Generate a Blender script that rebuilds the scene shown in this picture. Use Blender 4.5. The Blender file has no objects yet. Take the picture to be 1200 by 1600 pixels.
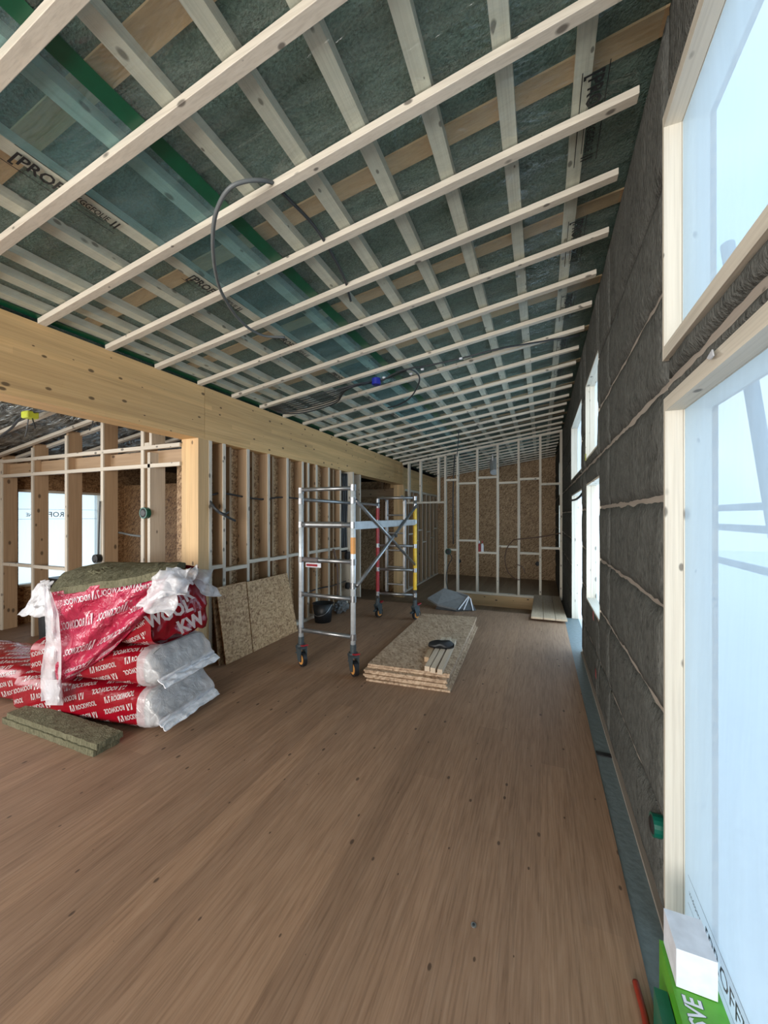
import bpy, bmesh, math, random
from mathutils import Vector, noise, Matrix
R = random.Random(7)
S = bpy.context.scene
COL = S.collection

# ---------------------------------------------------------------- camera, world, light
CAMH = 1.55
YAW = math.atan(245 / 600.0)
cam = bpy.data.cameras.new('camera')
cam.sensor_fit = 'HORIZONTAL'; cam.sensor_width = 36.0; cam.lens = 18.0
cam.shift_y = 6 / 1200.0
cam.clip_start = .05; cam.clip_end = 200
co = bpy.data.objects.new('camera', cam); COL.objects.link(co)
co.location = (0, 0, CAMH); co.rotation_euler = (math.pi / 2, 0, YAW)
S.camera = co
S.view_settings.view_transform = 'Standard'; S.view_settings.look = 'None'
S.view_settings.gamma = 1; S.view_settings.use_curve_mapping = False
S.view_settings.exposure = 0.72
S.cycles.max_bounces = 8; S.cycles.diffuse_bounces = 5; S.cycles.transparent_max_bounces = 16
S.cycles.sample_clamp_indirect = 6
S.cycles.caustics_reflective = False; S.cycles.caustics_refractive = False

W = bpy.data.worlds.new('sky'); S.world = W; W.use_nodes = True
nt = W.node_tree; nt.nodes.clear()
wo = nt.nodes.new('ShaderNodeOutputWorld'); wb = nt.nodes.new('ShaderNodeBackground')
tc = nt.nodes.new('ShaderNodeTexCoord'); wn = nt.nodes.new('ShaderNodeTexNoise'); wr = nt.nodes.new('ShaderNodeValToRGB')
wn.inputs['Scale'].default_value = 3.2; wn.inputs['Detail'].default_value = 2
wr.color_ramp.elements[0].position = .35; wr.color_ramp.elements[0].color = (.50, .76, .98, 1)
wr.color_ramp.elements[1].position = .65; wr.color_ramp.elements[1].color = (.95, 1.0, 1.0, 1)
nt.links.new(tc.outputs['Generated'], wn.inputs['Vector']); nt.links.new(wn.outputs['Fac'], wr.inputs['Fac'])
nt.links.new(wr.outputs['Color'], wb.inputs['Color']); nt.links.new(wb.outputs['Background'], wo.inputs['Surface'])
wb.inputs['Strength'].default_value = 0.98

def area(name, loc, rot, sx, sy, power, color, portal=False):
    l = bpy.data.lights.new(name, 'AREA'); l.shape = 'RECTANGLE'; l.size = sx; l.size_y = sy
    l.energy = power; l.color = color
    if portal: l.cycles.is_portal = True
    if name == 'fill_behind': l.spread = 2.75
    o = bpy.data.objects.new(name, l); COL.objects.link(o); o.location = loc; o.rotation_euler = rot
    return o
PI = math.pi
# unseen fill lamps added behind and left of the camera to lift the room
area('fill_behind', (-1.6, -3.85, 1.5), (PI / 2, 0, 0), 3.9, 2.3, 185, (1.0, .97, .92))
area('fill_side', (-6.15, -.6, 1.45), (0, -PI / 2, 0), 2.0, 3.8, 85, (1.0, .97, .93))

# windows in the right wall: name, y0, y1, z0, z1, film x
WINS = [('1', .05, 1.715, 2.17, 2.995, .48), ('2', .05, 1.70, .03, 1.94, .482),
        ('3', 3.60, 4.57, 2.14, 2.915, .525), ('4', 3.52, 4.47, .70, 1.865, .525),
        ('5', 5.0, 6.62, 2.10, 2.905, .525), ('6', 4.93, 6.50, -.02, 1.855, .525),
        ('7', 9.35, 10.9, 2.08, 2.9, .525), ('8', 9.35, 10.9, .68, 1.82, .525)]
for n, y0, y1, z0, z1, fx in WINS:
    area('sky_portal', (.60, (y0 + y1) / 2, (z0 + z1) / 2), (0, PI / 2, 0), z1 - z0 + .1, y1 - y0 + .1, 10, (1, 1, 1), True)
for y0, y1, z0, z1 in [(3.52, 4.47, .70, 1.865), (4.93, 6.5, 0, 1.855), (9.35, 10.9, .68, 1.82), (3.6, 4.57, 2.14, 2.915), (5.0, 6.62, 2.1, 2.9)]:
    area('daylight_window', (.64, (y0 + y1) / 2, (z0 + z1) / 2), (0, PI / 2, 0), z1 - z0, y1 - y0, (7 if z1 < 2 else 3) * (z1 - z0) * (y1 - y0), (.74, .88, 1.0))
area('fill_far', (.55, 12.1, 1.5), (0, PI / 2, 0), 1.8, 1.8, 75, (.95, .98, 1.0))  # added fill lamp, no window here, brightens the far room
area('sky_portal', (-7.08, 3.65, 1.25), (0, -PI / 2, 0), 1.3, 1.1, 10, (1, 1, 1), True)

# ---------------------------------------------------------------- geometry helpers
sy_, cy_ = math.sin(YAW), math.cos(YAW)
def ray(px, py):
    t = (px - 600) / 600.; v = (806 - py) / 600.
    return Vector((-sy_ + cy_ * t, cy_ + sy_ * t, v))
def at_z(px, py, z=0):
    r = ray(px, py); k = (z - CAMH) / r.z; return Vector((r.x * k, r.y * k, z))
def at_y(px, py, y):
    r = ray(px, py); k = y / r.y; return Vector((r.x * k, y, CAMH + r.z * k))
def at_x(px, py, x):
    r = ray(px, py); k = x / r.x; return Vector((x, r.y * k, CAMH + r.z * k))
SL = .146
def zc(x): return 2.865 + SL * (x + 3.19)          # underside of the crosswise battens
def at_c(px, py, off=0):
    r = ray(px, py); k = (2.865 + SL * 3.19 + off - CAMH) / (r.z - SL * r.x)
    return Vector((r.x * k, r.y * k, CAMH + r.z * k))

class MB:
    def __init__(s): s.v = []; s.f = []
    def add(s, vs, fs):
        b = len(s.v); s.v += [tuple(v) for v in vs]; s.f += [tuple(i + b for i in f) for f in fs]; return s
    def box(s, x0, x1, y0, y1, z0, z1):
        return s.hexa([(x0, y0, z0), (x1, y0, z0), (x1, y1, z0), (x0, y1, z0), (x0, y0, z1), (x1, y0, z1), (x1, y1, z1), (x0, y1, z1)])
    def hexa(s, v):
        return s.add(v, [(0, 3, 2, 1), (4, 5, 6, 7), (0, 1, 5, 4), (1, 2, 6, 5), (2, 3, 7, 6), (3, 0, 4, 7)])
    def bar(s, a, b, w, h, up=(0, 0, 1)):
        a = Vector(a); b = Vector(b); d = (b - a).normalized(); up = Vector(up)
        x = d.cross(up).normalized() * w / 2; z = x.cross(d).normalized() * h / 2
        return s.hexa([a - x - z, a + x - z, b + x - z, b - x - z, a - x + z, a + x + z, b + x + z, b - x + z])
    def tube(s, pts, r, n=10, cap=True):
        pts = [Vector(p) for p in pts]; rs = r if isinstance(r, (list, tuple)) else [r] * len(pts)
        t0 = (pts[1] - pts[0]).normalized(); u = t0.orthogonal().normalized(); rings = []
        for i, p in enumerate(pts):
            t = (pts[min(i + 1, len(pts) - 1)] - pts[max(i - 1, 0)]).normalized()
            u = (u - t * u.dot(t)).normalized(); w = t.cross(u)
            rings.append([p + (u * math.cos(2 * PI * k / n) + w * math.sin(2 * PI * k / n)) * rs[i] for k in range(n)])
        vs = [v for rg in rings for v in rg]
        fs = [(i * n + k, i * n + (k + 1) % n, (i + 1) * n + (k + 1) % n, (i + 1) * n + k) for i in range(len(pts) - 1) for k in range(n)]
        if cap: fs += [tuple(reversed(range(n))), tuple(range((len(pts) - 1) * n, len(pts) * n))]
        return s.add(vs, fs)
    def grid(s, nu, nv, fn):
        vs = [fn(i / nu, j / nv) for j in range(nv + 1) for i in range(nu + 1)]
        return s.add(vs, [(j * (nu + 1) + i, j * (nu + 1) + i + 1, (j + 1) * (nu + 1) + i + 1, (j + 1) * (nu + 1) + i) for j in range(nv) for i in range(nu)])
    def build(s, name, m, parent=None, smooth=False, solid=0, bevel=0, recalc=True):
        me = bpy.data.meshes.new(name); me.from_pydata(s.v, [], s.f)
        if recalc:
            bm = bmesh.new(); bm.from_mesh(me); bmesh.ops.recalc_face_normals(bm, faces=bm.faces)
            if bevel: bmesh.ops.bevel(bm, geom=bm.edges[:], offset=bevel, segments=1, affect='EDGES')
            bm.to_mesh(me); bm.free()
        if smooth:
            for p in me.polygons: p.use_smooth = True
        o = bpy.data.objects.new(name, me); COL.objects.link(o)
        if m: me.materials.append(m)
        if parent: o.parent = parent; o.matrix_parent_inverse = Matrix.Translation(parent.location).inverted()
        if solid:
            md = o.modifiers.new('thick', 'SOLIDIFY'); md.thickness = solid
        return o
def catmull(P, n=8):
    P = [Vector(p) for p in P]; Q = [P[0] * 2 - P[1]] + P + [P[-1] * 2 - P[-2]]; out = []
    for i in range(1, len(Q) - 2):
        for k in range(n):
            t = k / n; a, b, c, d = Q[i - 1:i + 3]
            out.append(.5 * ((2 * b) + (c - a) * t + (2 * a - 5 * b + 4 * c - d) * t * t + (3 * b - a - 3 * c + d) * t ** 3))
    return out + [P[-1]]
def empty(name, loc=(0, 0, 0)):
    o = bpy.data.objects.new(name, None); COL.objects.link(o); o.location = loc; return o
def tag(o, label=None, cat=None, group=None, kind=None):
    if label: o['label'] = label
    if cat: o['category'] = cat
    if group: o['group'] = group
    if kind: o['kind'] = kind
    return o
def struct(o): o['kind'] = 'structure'; return o
def box(name, m, b, parent=None, bevel=0): return MB().box(*b).build(name, m, parent, bevel=bevel)

# ---------------------------------------------------------------- materials
def newmat(name):
    m = bpy.data.materials.new(name); m.use_nodes = True; n = m.node_tree
    return m, n, n.nodes['Principled BSDF']
def coords(n, scale, src='Object', rnd=True):
    t = n.nodes.new('ShaderNodeTexCoord'); mp = n.nodes.new('ShaderNodeMapping'); mp.inputs['Scale'].default_value = scale
    if rnd:
        oi = n.nodes.new('ShaderNodeObjectInfo'); ml = n.nodes.new('ShaderNodeMath'); ml.operation = 'MULTIPLY'; ml.inputs[1].default_value = 37.
        ad = n.nodes.new('ShaderNodeVectorMath'); ad.operation = 'ADD'
        n.links.new(oi.outputs['Random'], ml.inputs[0]); n.links.new(t.outputs[src], ad.inputs[0]); n.links.new(ml.outputs[0], ad.inputs[1])
        n.links.new(ad.outputs[0], mp.inputs['Vector'])
    else: n.links.new(t.outputs[src], mp.inputs['Vector'])
    return mp.outputs[0]
def tex(n, kind, vec, scale, **kw):
    x = n.nodes.new('ShaderNodeTex' + kind); n.links.new(vec, x.inputs['Vector'])
    if 'Scale' in x.inputs: x.inputs['Scale'].default_value = scale
    for k, v in kw.items():
        if k in x.inputs: x.inputs[k].default_value = v
        else: setattr(x, k, v)
    return x
def ramp(n, fac, stops):
    r = n.nodes.new('ShaderNodeValToRGB'); e = r.color_ramp.elements
    while len(e) < len(stops): e.new(.5)
    for i, (p, c) in enumerate(stops): e[i].position = p; e[i].color = tuple(c) + (1,)
    n.links.new(fac, r.inputs['Fac']); return r.outputs['Color']
def mix(n, fac, a, b, mode='MIX'):
    x = n.nodes.new('ShaderNodeMix'); x.data_type = 'RGBA'; x.blend_type = mode
    for k, v in ((0, fac), (6, a), (7, b)):
        if hasattr(v, 'links') or hasattr(v, 'is_linked'): n.links.new(v, x.inputs[k])
        else: x.inputs[k].default_value = v if k == 0 else tuple(v) + (1,)
    return x.outputs[2]
def math_(n, op, a, b):
    x = n.nodes.new('ShaderNodeMath'); x.operation = op
    for k, v in ((0, a), (1, b)):
        if hasattr(v, 'is_linked'): n.links.new(v, x.inputs[k])
        else: x.inputs[k].default_value = v
    return x.outputs[0]
def bump(n, p, h, strength, dist=.01):
    b = n.nodes.new('ShaderNodeBump'); b.inputs['Strength'].default_value = strength; b.inputs['Distance'].default_value = dist
    n.links.new(h, b.inputs['Height']); n.links.new(b.outputs[0], p.inputs['Normal'])
def sc(axis, along, across): return tuple(along if i == axis else across for i in range(3))
def wood(name, c0, c1, c2, axis, knot=.5, kscale=5, lam=0, lamaxis=0, flat=None, kr=.008, fine=34, streak=.12, along=1.2, band=.55):
    """pine: fine grain along an axis, broad tone bands, dark knots; lam = board width of glued lamellas"""
    m, n, p = newmat(name)
    g = tex(n, 'Noise', coords(n, sc(axis, along, fine)), 1.6, Detail=5, Roughness=.62, Distortion=.35)
    b = tex(n, 'Noise', coords(n, sc(axis, .35, 5)), 1.5, Detail=2)
    col = ramp(n, g.outputs['Fac'], [(.28, c0), (.52, c1), (.75, c2)])
    col = mix(n, band, col, ramp(n, b.outputs['Fac'], [(.3, tuple(v * .72 for v in c1)), (.7, tuple(min(1, v * 1.22) for v in c1))]), 'MIX')
    if lam:
        v = coords(n, (1, 1, 1), rnd=False)
        s = n.nodes.new('ShaderNodeSeparateXYZ'); n.links.new(v, s.inputs[0])
        k = math_(n, 'FLOOR', math_(n, 'MULTIPLY', s.outputs[lamaxis], 1 / lam), 0)
        l = math_(n, 'FLOOR', math_(n, 'ADD', math_(n, 'MULTIPLY', s.outputs[axis], 1 / 2.6), math_(n, 'MULTIPLY', k, .37)), 0)
        w = n.nodes.new('ShaderNodeTexWhiteNoise'); w.noise_dimensions = '2D'
        cb = n.nodes.new('ShaderNodeCombineXYZ'); n.links.new(k, cb.inputs[0]); n.links.new(l, cb.inputs[1]); n.links.new(cb.outputs[0], w.inputs['Vector'])
        col = mix(n, 1, col, ramp(n, w.outputs['Value'], [(0, (.84, .82, .80)), (.5, (.97, .97, .97)), (1, (1.1, 1.09, 1.06))]), 'MULTIPLY')
    fs = tex(n, 'Noise', coords(n, sc(axis, 1.8 * along, 150)), 1.0, Detail=2, Roughness=.5)
    col = mix(n, streak, col, ramp(n, fs.outputs['Fac'], [(.38, tuple(v * .42 for v in c0)), (.50, c1), (.8, c2)]))
    ks = [1.0, 1.0, 1.0]; ks[axis] = .55
    if flat is None: kv = tex(n, 'Voronoi', coords(n, tuple(ks)), kscale, Randomness=1)
    else:
        s3 = n.nodes.new('ShaderNodeSeparateXYZ'); c3 = n.nodes.new('ShaderNodeCombineXYZ'); n.links.new(coords(n, tuple(ks)), s3.inputs[0])
        for q, ax in enumerate([a_ for a_ in (0, 1, 2) if a_ != flat]): n.links.new(s3.outputs[ax], c3.inputs[q])
        kv = tex(n, 'Voronoi', c3.outputs[0], kscale, Randomness=1, voronoi_dimensions='2D')
    sk = n.nodes.new('ShaderNodeSeparateColor'); n.links.new(kv.outputs['Color'], sk.inputs[0])
    rr = math_(n, 'MULTIPLY', math_(n, 'POWER', sk.outputs[0], 1.6), kr * kscale * 1.5)
    dd = math_(n, 'DIVIDE', kv.outputs['Distance'], math_(n, 'ADD', rr, .0005))
    th = ramp(n, dd, [(.62, (1, 1, 1)), (1.0, (0, 0, 0))])
    col = mix(n, math_(n, 'MULTIPLY', ramp(n, dd, [(.5, (1, 1, 1)), (1.0, (0, 0, 0))]), .3), col, tuple(v * .6 for v in c0))
    col = mix(n, math_(n, 'MULTIPLY', th, knot), col, tuple(v * .22 for v in c0))
    n.links.new(col, p.inputs['Base Color']); p.inputs['Roughness'].default_value = .62
    bump(n, p, g.outputs['Fac'], .15, .004)
    return m
def osb(name, c0, c1, c2, scale=1.0):
    m, n, p = newmat(name); out = []; scale *= 1.15
    for i, (rot, sq) in enumerate([((.6, .3, .5), (9, 62, 40)), ((-.5, .9, -.7), (60, 11, 46)), ((.2, -.6, 1.3), (44, 60, 10))]):
        t = n.nodes.new('ShaderNodeTexCoord'); mp = n.nodes.new('ShaderNodeMapping'); mp.inputs['Scale'].default_value = tuple(v * scale for v in sq)
        m0 = n.nodes.new('ShaderNodeMapping'); m0.inputs['Rotation'].default_value = rot
        n.links.new(t.outputs['Object'], m0.inputs[0]); n.links.new(m0.outputs[0], mp.inputs[0])
        v = tex(n, 'Voronoi', mp.outputs[0], 1.0)
        s = n.nodes.new('ShaderNodeSeparateColor'); n.links.new(v.outputs['Color'], s.inputs[0]); out.append(s.outputs[0])
    h = math_(n, 'ADD', math_(n, 'MULTIPLY', math_(n, 'MAXIMUM', out[0], out[1]), .72), math_(n, 'MULTIPLY', out[2], .28))
    col = ramp(n, h, [(.22, c0), (.58, c1), (.95, c2)])
    n.links.new(col, p.inputs['Base Color']); p.inputs['Roughness'].default_value = .6
    bump(n, p, h, .25, .004); return m
def wool(name, c0, c1, tint=None, scale=1.0):
    m, n, p = newmat(name)
    a = tex(n, 'Noise', coords(n, (1, 1, 1)), 7 * scale, Detail=6, Roughness=.72, Distortion=.6)
    b = tex(n, 'Noise', coords(n, (1, 1, .35)), 90 * scale, Detail=3)
    v = tex(n, 'Noise', coords(n, (3, 3, .6)), 2.4 * scale, Detail=5, Roughness=.7, Distortion=1.3)
    col = ramp(n, a.outputs['Fac'], [(.3, c0), (.7, c1)])
    col = mix(n, .35, col, ramp(n, b.outputs['Fac'], [(.35, tuple(x * .6 for x in c0)), (.65, tuple(x * 1.25 for x in c1))]))
    crack = ramp(n, math_(n, 'ABSOLUTE', math_(n, 'SUBTRACT', v.outputs['Fac'], .5), 0), [(0, (1, 1, 1)), (.014, (0, 0, 0))])
    col = mix(n, math_(n, 'MULTIPLY', crack, .7), col, tuple(x * .35 for x in c0))
    n.links.new(col, p.inputs['Base Color']); p.inputs['Roughness'].default_value = 1; p.inputs['Specular IOR Level'].default_value = .05
    bump(n, p, math_(n, 'ADD', a.outputs['Fac'], math_(n, 'MULTIPLY', b.outputs['Fac'], .4)), .8, .02); return m
def plain(name, c, rough=.5, metal=0, spec=.5, nz=0, ns=20):
    m, n, p = newmat(name); p.inputs['Roughness'].default_value = rough; p.inputs['Metallic'].default_value = metal
    p.inputs['Specular IOR Level'].default_value = spec
    t = tex(n, 'Noise', coords(n, (1, 1, 1)), ns, Detail=3)
    n.links.new(ramp(n, t.outputs['Fac'], [(.3, tuple(v * .88 for v in c)), (.7, tuple(min(1, v * 1.08) for v in c))]), p.inputs['Base Color'])
    if nz: bump(n, p, t.outputs['Fac'], nz, .01)
    return m
def film(name, tint, alpha, rough=.12, gloss=.1, nz=.4, ns=(6, 6, 6), body=(.8, .85, .85), trans=0.0):
    """plastic sheeting: see-through share alpha, rest milky body plus gloss"""
    m, n, p = newmat(name); n.nodes.remove(p); o = n.nodes['Material Output']
    tr = n.nodes.new('ShaderNodeBsdfTransparent'); tr.inputs[0].default_value = tuple(tint) + (1,)
    gl = n.nodes.new('ShaderNodeBsdfGlossy'); gl.inputs['Roughness'].default_value = rough
    df = n.nodes.new('ShaderNodeBsdfDiffuse'); df.inputs[0].default_value = tuple(body) + (1,)
    tl = n.nodes.new('ShaderNodeBsdfTranslucent'); tl.inputs[0].default_value = tuple(body) + (1,)
    m0 = n.nodes.new('ShaderNodeMixShader'); m0.inputs[0].default_value = trans; n.links.new(df.outputs[0], m0.inputs[1]); n.links.new(tl.outputs[0], m0.inputs[2])
    m1 = n.nodes.new('ShaderNodeMixShader'); n.links.new(m0.outputs[0], m1.inputs[1]); n.links.new(tr.outputs[0], m1.inputs[2])
    big = tex(n, 'Noise', coords(n, ns), .8, Detail=4, Roughness=.65, Distortion=.8)
    mr = n.nodes.new('ShaderNodeMapRange'); mr.inputs[1].default_value = .3; mr.inputs[2].default_value = .7
    mr.inputs[3].default_value = max(0, alpha - .08); mr.inputs[4].default_value = min(1, alpha + .08)
    n.links.new(big.outputs['Fac'], mr.inputs[0]); n.links.new(mr.outputs[0], m1.inputs[0])
    m2 = n.nodes.new('ShaderNodeMixShader'); m2.inputs[0].default_value = gloss
    n.links.new(m1.outputs[0], m2.inputs[1]); n.links.new(gl.outputs[0], m2.inputs[2]); n.links.new(m2.outputs[0], o.inputs[0])
    b = n.nodes.new('ShaderNodeBump'); b.inputs['Strength'].default_value = nz; b.inputs['Distance'].default_value = .05
    n.links.new(big.outputs['Fac'], b.inputs['Height']); n.links.new(b.outputs[0], gl.inputs['Normal']); n.links.new(b.outputs[0], df.inputs['Normal'])
    return m

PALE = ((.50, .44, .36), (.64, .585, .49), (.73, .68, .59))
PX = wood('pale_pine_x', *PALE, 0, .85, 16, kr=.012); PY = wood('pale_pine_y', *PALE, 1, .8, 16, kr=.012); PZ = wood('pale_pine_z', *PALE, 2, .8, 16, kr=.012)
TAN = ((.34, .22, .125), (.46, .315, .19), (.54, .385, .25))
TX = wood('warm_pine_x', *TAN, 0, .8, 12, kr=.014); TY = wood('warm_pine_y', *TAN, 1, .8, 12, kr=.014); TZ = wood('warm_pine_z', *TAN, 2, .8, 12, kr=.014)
PLK = wood('plank_pine', (.36, .25, .16), (.50, .38, .26), (.58, .46, .33), 1, .6, 8)
BEAM = wood('glulam_y', (.50, .30, .125), (.66, .435, .20), (.74, .51, .26), 1, .9, 7, .045, 2, flat=0, kr=.011)
BEAMZ = wood('glulam_z', (.50, .31, .145), (.66, .445, .225), (.74, .53, .29), 2, .8, 9, .06, 0, kr=.012)
CURB = wood('edge_board', (.46, .29, .14), (.64, .43, .22), (.72, .51, .29), 0, .9, 8, flat=1, kr=.014)
PLK2 = wood('fresh_batten', (.48, .37, .26), (.64, .52, .39), (.72, .62, .49), 1, .7, 12)
PEACH = wood('peach_board', (.40, .26, .14), (.52, .35, .20), (.58, .41, .25), 0, .3, 7)
FLOOR = wood('floor_pine', (.19, .105, .060), (.30, .183, .113), (.375, .248, .165), 1, .7, 6, .14, 0, flat=2, kr=.0075, fine=26, streak=.22, along=2.6, band=.38)
LOWF = wood('lower_floor_pine', (.23, .15, .09), (.30, .21, .135), (.36, .26, .18), 1, .5, 4, .2, 0)
OSBL = osb('osb_light', (.26, .135, .06), (.52, .325, .165), (.74, .52, .30))
OSBW = osb('osb_wall', (.14, .07, .03), (.37, .225, .11), (.62, .43, .25))
OSBD = osb('osb_dark', (.10, .048, .02), (.25, .135, .06), (.42, .26, .13))
OSBP = osb('osb_pile', (.23, .145, .085), (.42, .29, .19), (.58, .44, .31), 1.0)
WOOLC = wool('roof_wool', (.080, .125, .105), (.155, .215, .185))
WOOLR = wool('wall_wool', (.080, .081, .075), (.138, .139, .128))
WOOLG = wool('slab_wool', (.12, .115, .072), (.205, .195, .13), scale=1.4)
GREEN = plain('green_tape', (.002, .075, .035), .4)
BLACK = plain('black_plastic', (.012, .013, .015), .45)
INK = plain('black_ink', (.01, .012, .014), .6)
GREYC = plain('grey_conduit', (.13, .145, .15), .45)
DARKC = plain('dark_cable', (.03, .035, .04), .45)
BLUE = plain('blue_plastic', (.02, .03, .35), .4)
YELG = plain('lime_plastic', (.55, .62, .05), .5)
DGREEN = plain('dark_green_plastic', (.0, .09, .06), .4)
ALU = plain('aluminium', (.52, .53, .54), .36, .9, ns=12)
ALUD = plain('aluminium_dull', (.33, .335, .34), .38, .9)
ALUW = plain('aluminium_white', (.70, .76, .80), .38, .35)
WHITE = plain('white_card', (.72, .74, .80), .6)
RED = plain('red_paint', (.30, .012, .02), .4)
YEL = plain('yellow_paint', (.72, .46, .02), .4)
ORANGE = plain('orange_plastic', (.65, .30, .08), .5)
TEAL = plain('castor_teal', (.045, .06, .068), .45)
RPLAST = plain('red_wrap', (.27, .004, .013), .2, nz=.5, ns=11)
PRINT = plain('white_print', (.55, .46, .46), .3)
GREYP = plain('grey_plastic', (.16, .17, .175), .5)
MEMB = plain('blue_grey_membrane', (.15, .19, .20), .5, nz=.3, ns=30)
SOIL = plain('snowy_ground', (.86, .90, .96), .9)
CARDG = plain('green_card', (.09, .36, .02), .35)
CARDD = plain('dark_green_card', (.01, .12, .07), .4)
FILMC = film('ceiling_film', (.93, .99, .98), .92, .13, .06, .9, (2, 9, 3), (.42, .50, .46))
FILMO = film('ceiling_film_overlap', (.66, .87, .92), .84, .2, .05, .4, (3, 8, 3), (.28, .44, .46))
FILMN = film('near_window_film', (.80, .92, 1.0), .33, .25, .04, .3, (1, 3.0, .5), (.74, .86, .97), .8)
FILMW = film('window_film', (.80, .92, 1.0), .58, .25, .04, .3, (1, 3.0, .5), (.80, .90, 1.0), .75)
CLEARW = film('crumpled_clear_wrap', (  .97, .98, 1.0), .55, .2, .07, .5, (14, 14, 14), (.97, .97, 1.0), .2)
PINKW = film('pink_printed_wrap', (.95, .45, .50), .10, .2, .12, 1.0, (9, 9, 9), (.60, .035, .10), .15)
FOIL = None
def foil():
    m, n, p = newmat('dark_foil'); p.inputs['Metallic'].default_value = .55; p.inputs['Roughness'].default_value = .2; p.inputs['Specular IOR Level'].default_value = .9
    t = tex(n, 'Noise', coords(n, (3, 9, 3)), 1.6, Detail=4, Distortion=1.2)
    n.links.new(ramp(n, t.outputs['Fac'], [(.35, (.07, .08, .08)), (.65, (.42, .45, .44))]), p.inputs['Base Color'])
    bump(n, p, t.outputs['Fac'], .9, .12); return m
FOIL = foil()

# ---------------------------------------------------------------- text
_tc = {}
def text_mesh(s, bold=.012):
    """2D triangles of a word, letter height 1, origin bottom left"""
    if (s, bold) in _tc: return _tc[(s, bold)]
    cu = bpy.data.curves.new('t', 'FONT'); cu.body = s; cu.size = 1.38; cu.offset = bold; cu.resolution_u = 2; cu.fill_mode = 'BOTH'
    o = bpy.data.objects.new('t', cu); COL.objects.link(o)
    dg = bpy.context.evaluated_depsgraph_get(); me = bpy.data.meshes.new_from_object(o.evaluated_get(dg))
    vs = [(v.co.x, v.co.y) for v in me.vertices]; fs = [tuple(p.vertices) for p in me.polygons]
    bpy.data.objects.remove(o); bpy.data.curves.remove(cu); bpy.data.meshes.remove(me)
    x0 = min(v[0] for v in vs); vs = [(a - x0, b) for a, b in vs]
    _tc[(s, bold)] = (vs, fs, max(v[0] for v in vs)); return _tc[(s, bold)]
def put(mb, geo, fn, h, u0, v0, ang=0, wscale=1.0, mirror=False, bounds=None):
    vs, fs = geo[0], geo[1]; ca, sa = math.cos(ang), math.sin(ang); wd = geo[2]
    P = []
    for a, b in vs:
        if mirror: a = wd - a
        a *= h * wscale; b *= h
        P.append((u0 + a * ca - b * sa, v0 + a * sa + b * ca))
    if bounds:
        a0, a1, b0, b1 = bounds
        if all(p[0] < a0 or p[0] > a1 or p[1] < b0 or p[1] > b1 for p in P): return
        if any(p[0] < a0 or p[0] > a1 or p[1] < b0 or p[1] > b1 for p in P):
            bm = bmesh.new(); bv = [bm.verts.new((p[0], p[1], 0)) for p in P]
            for f in fs:
                try: bm.faces.new([bv[i] for i in f])
                except ValueError: pass
            for co_, no in (((a0, 0, 0), (-1, 0, 0)), ((a1, 0, 0), (1, 0, 0)), ((0, b0, 0), (0, -1, 0)), ((0, b1, 0), (0, 1, 0))):
                bmesh.ops.bisect_plane(bm, geom=bm.verts[:] + bm.edges[:] + bm.faces[:], plane_co=co_, plane_no=no, clear_outer=True)
            bm.verts.index_update()
            P = [(v.co.x, v.co.y) for v in bm.verts]; fs = [tuple(v.index for v in f.verts) for f in bm.faces]; bm.free()
            if not fs: return
    mb.add([fn(a, b) for a, b in P], fs)
LOGO = ([(0, 0), (.12, 0), (.36, 1), (0, 1), (.88, 0), (1, 0), (1, 1), (.64, 1), (.30, 0), (.70, 0), (.5, .62)],
        [(0, 1, 2, 3), (4, 5, 6, 7), (8, 9, 10), (3, 2, 7)][:3], 1.0)

# ---------------------------------------------------------------- the room
# floor: the main deck, the lower deck beyond the step
f = MB().box(-3.19, .33, -4.2, 6.47, -.22, 0).box(-7.1, -3.19, -4.2, 6.47, -.22, 0)
struct(f.build('floor', FLOOR))
struct(box('floor', LOWF, (-7, .7, 6.3, 13.5, -.72, -.5)))
struct(box('floor', MEMB, (.33, .56, -4.2, 6.47, -.22, -.004)))
tag(box('tape_patch', BLACK, (.335, .43, 2.83, 2.87, -.004, .002)), 'short black tape strip lying across the blue-grey membrane by the right wall', 'tape')

# left wall line: sheathing behind the studs, the side room, back wall
struct(box('wall_left', OSBW, (-3.345, -3.33, 2.99, 6.64, 0, 2.33)))
struct(box('wall_left', OSBD, (-3.52, -3.5, 9.28, 11.2, -.5, 2.25)))
struct(box('wall_left', WOOLG, (-3.52, -3.5, 11.2, 13.3, -.5, 2.25)))
struct(box('wall_back', OSBW, (-7, .6, 13.3, 13.4, -.5, 3.6)))
OX = -6.9
m = MB().box(OX - .15, OX, -4.2, -2.6, -.6, 2.7).box(OX - .15, OX, -2.6, 1.4, -.6, .4).box(OX - .15, OX, -2.6, 1.4, 2.42, 2.7).box(OX - .15, OX, 1.4, 3.1, -.6, 2.7)
m.box(OX - .15, OX, 4.2, 13.4, -.6, 2.7).box(OX - .15, OX, 3.1, 4.2, -.6, .55).box(OX - .15, OX, 3.1, 4.2, 1.9, 2.7)
struct(m.build('wall_outer_left', OSBD))
struct(MB().box(-6.9, -3.43, 4.6, 4.68, 0, 2.09).build('wall_middle', OSBD))
struct(MB().box(-3.95, -3.36, 3.25, 3.28, 0, 2.3).build('wall_short', OSBW))
struct(MB().box(-6.9, -3.6, 9.75, 9.85, -.5, 2.5).build('wall_hall', OSBW))
m = MB().box(-7, .7, -4.3, -4.15, -.3, .35).box(-7, .7, -4.3, -4.15, 2.65, 3.6).box(-7, -3.6, -4.3, -4.15, .35, 2.65).box(.4, .7, -4.3, -4.15, .35, 2.65)
struct(m.build('wall_behind', OSBW))

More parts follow.
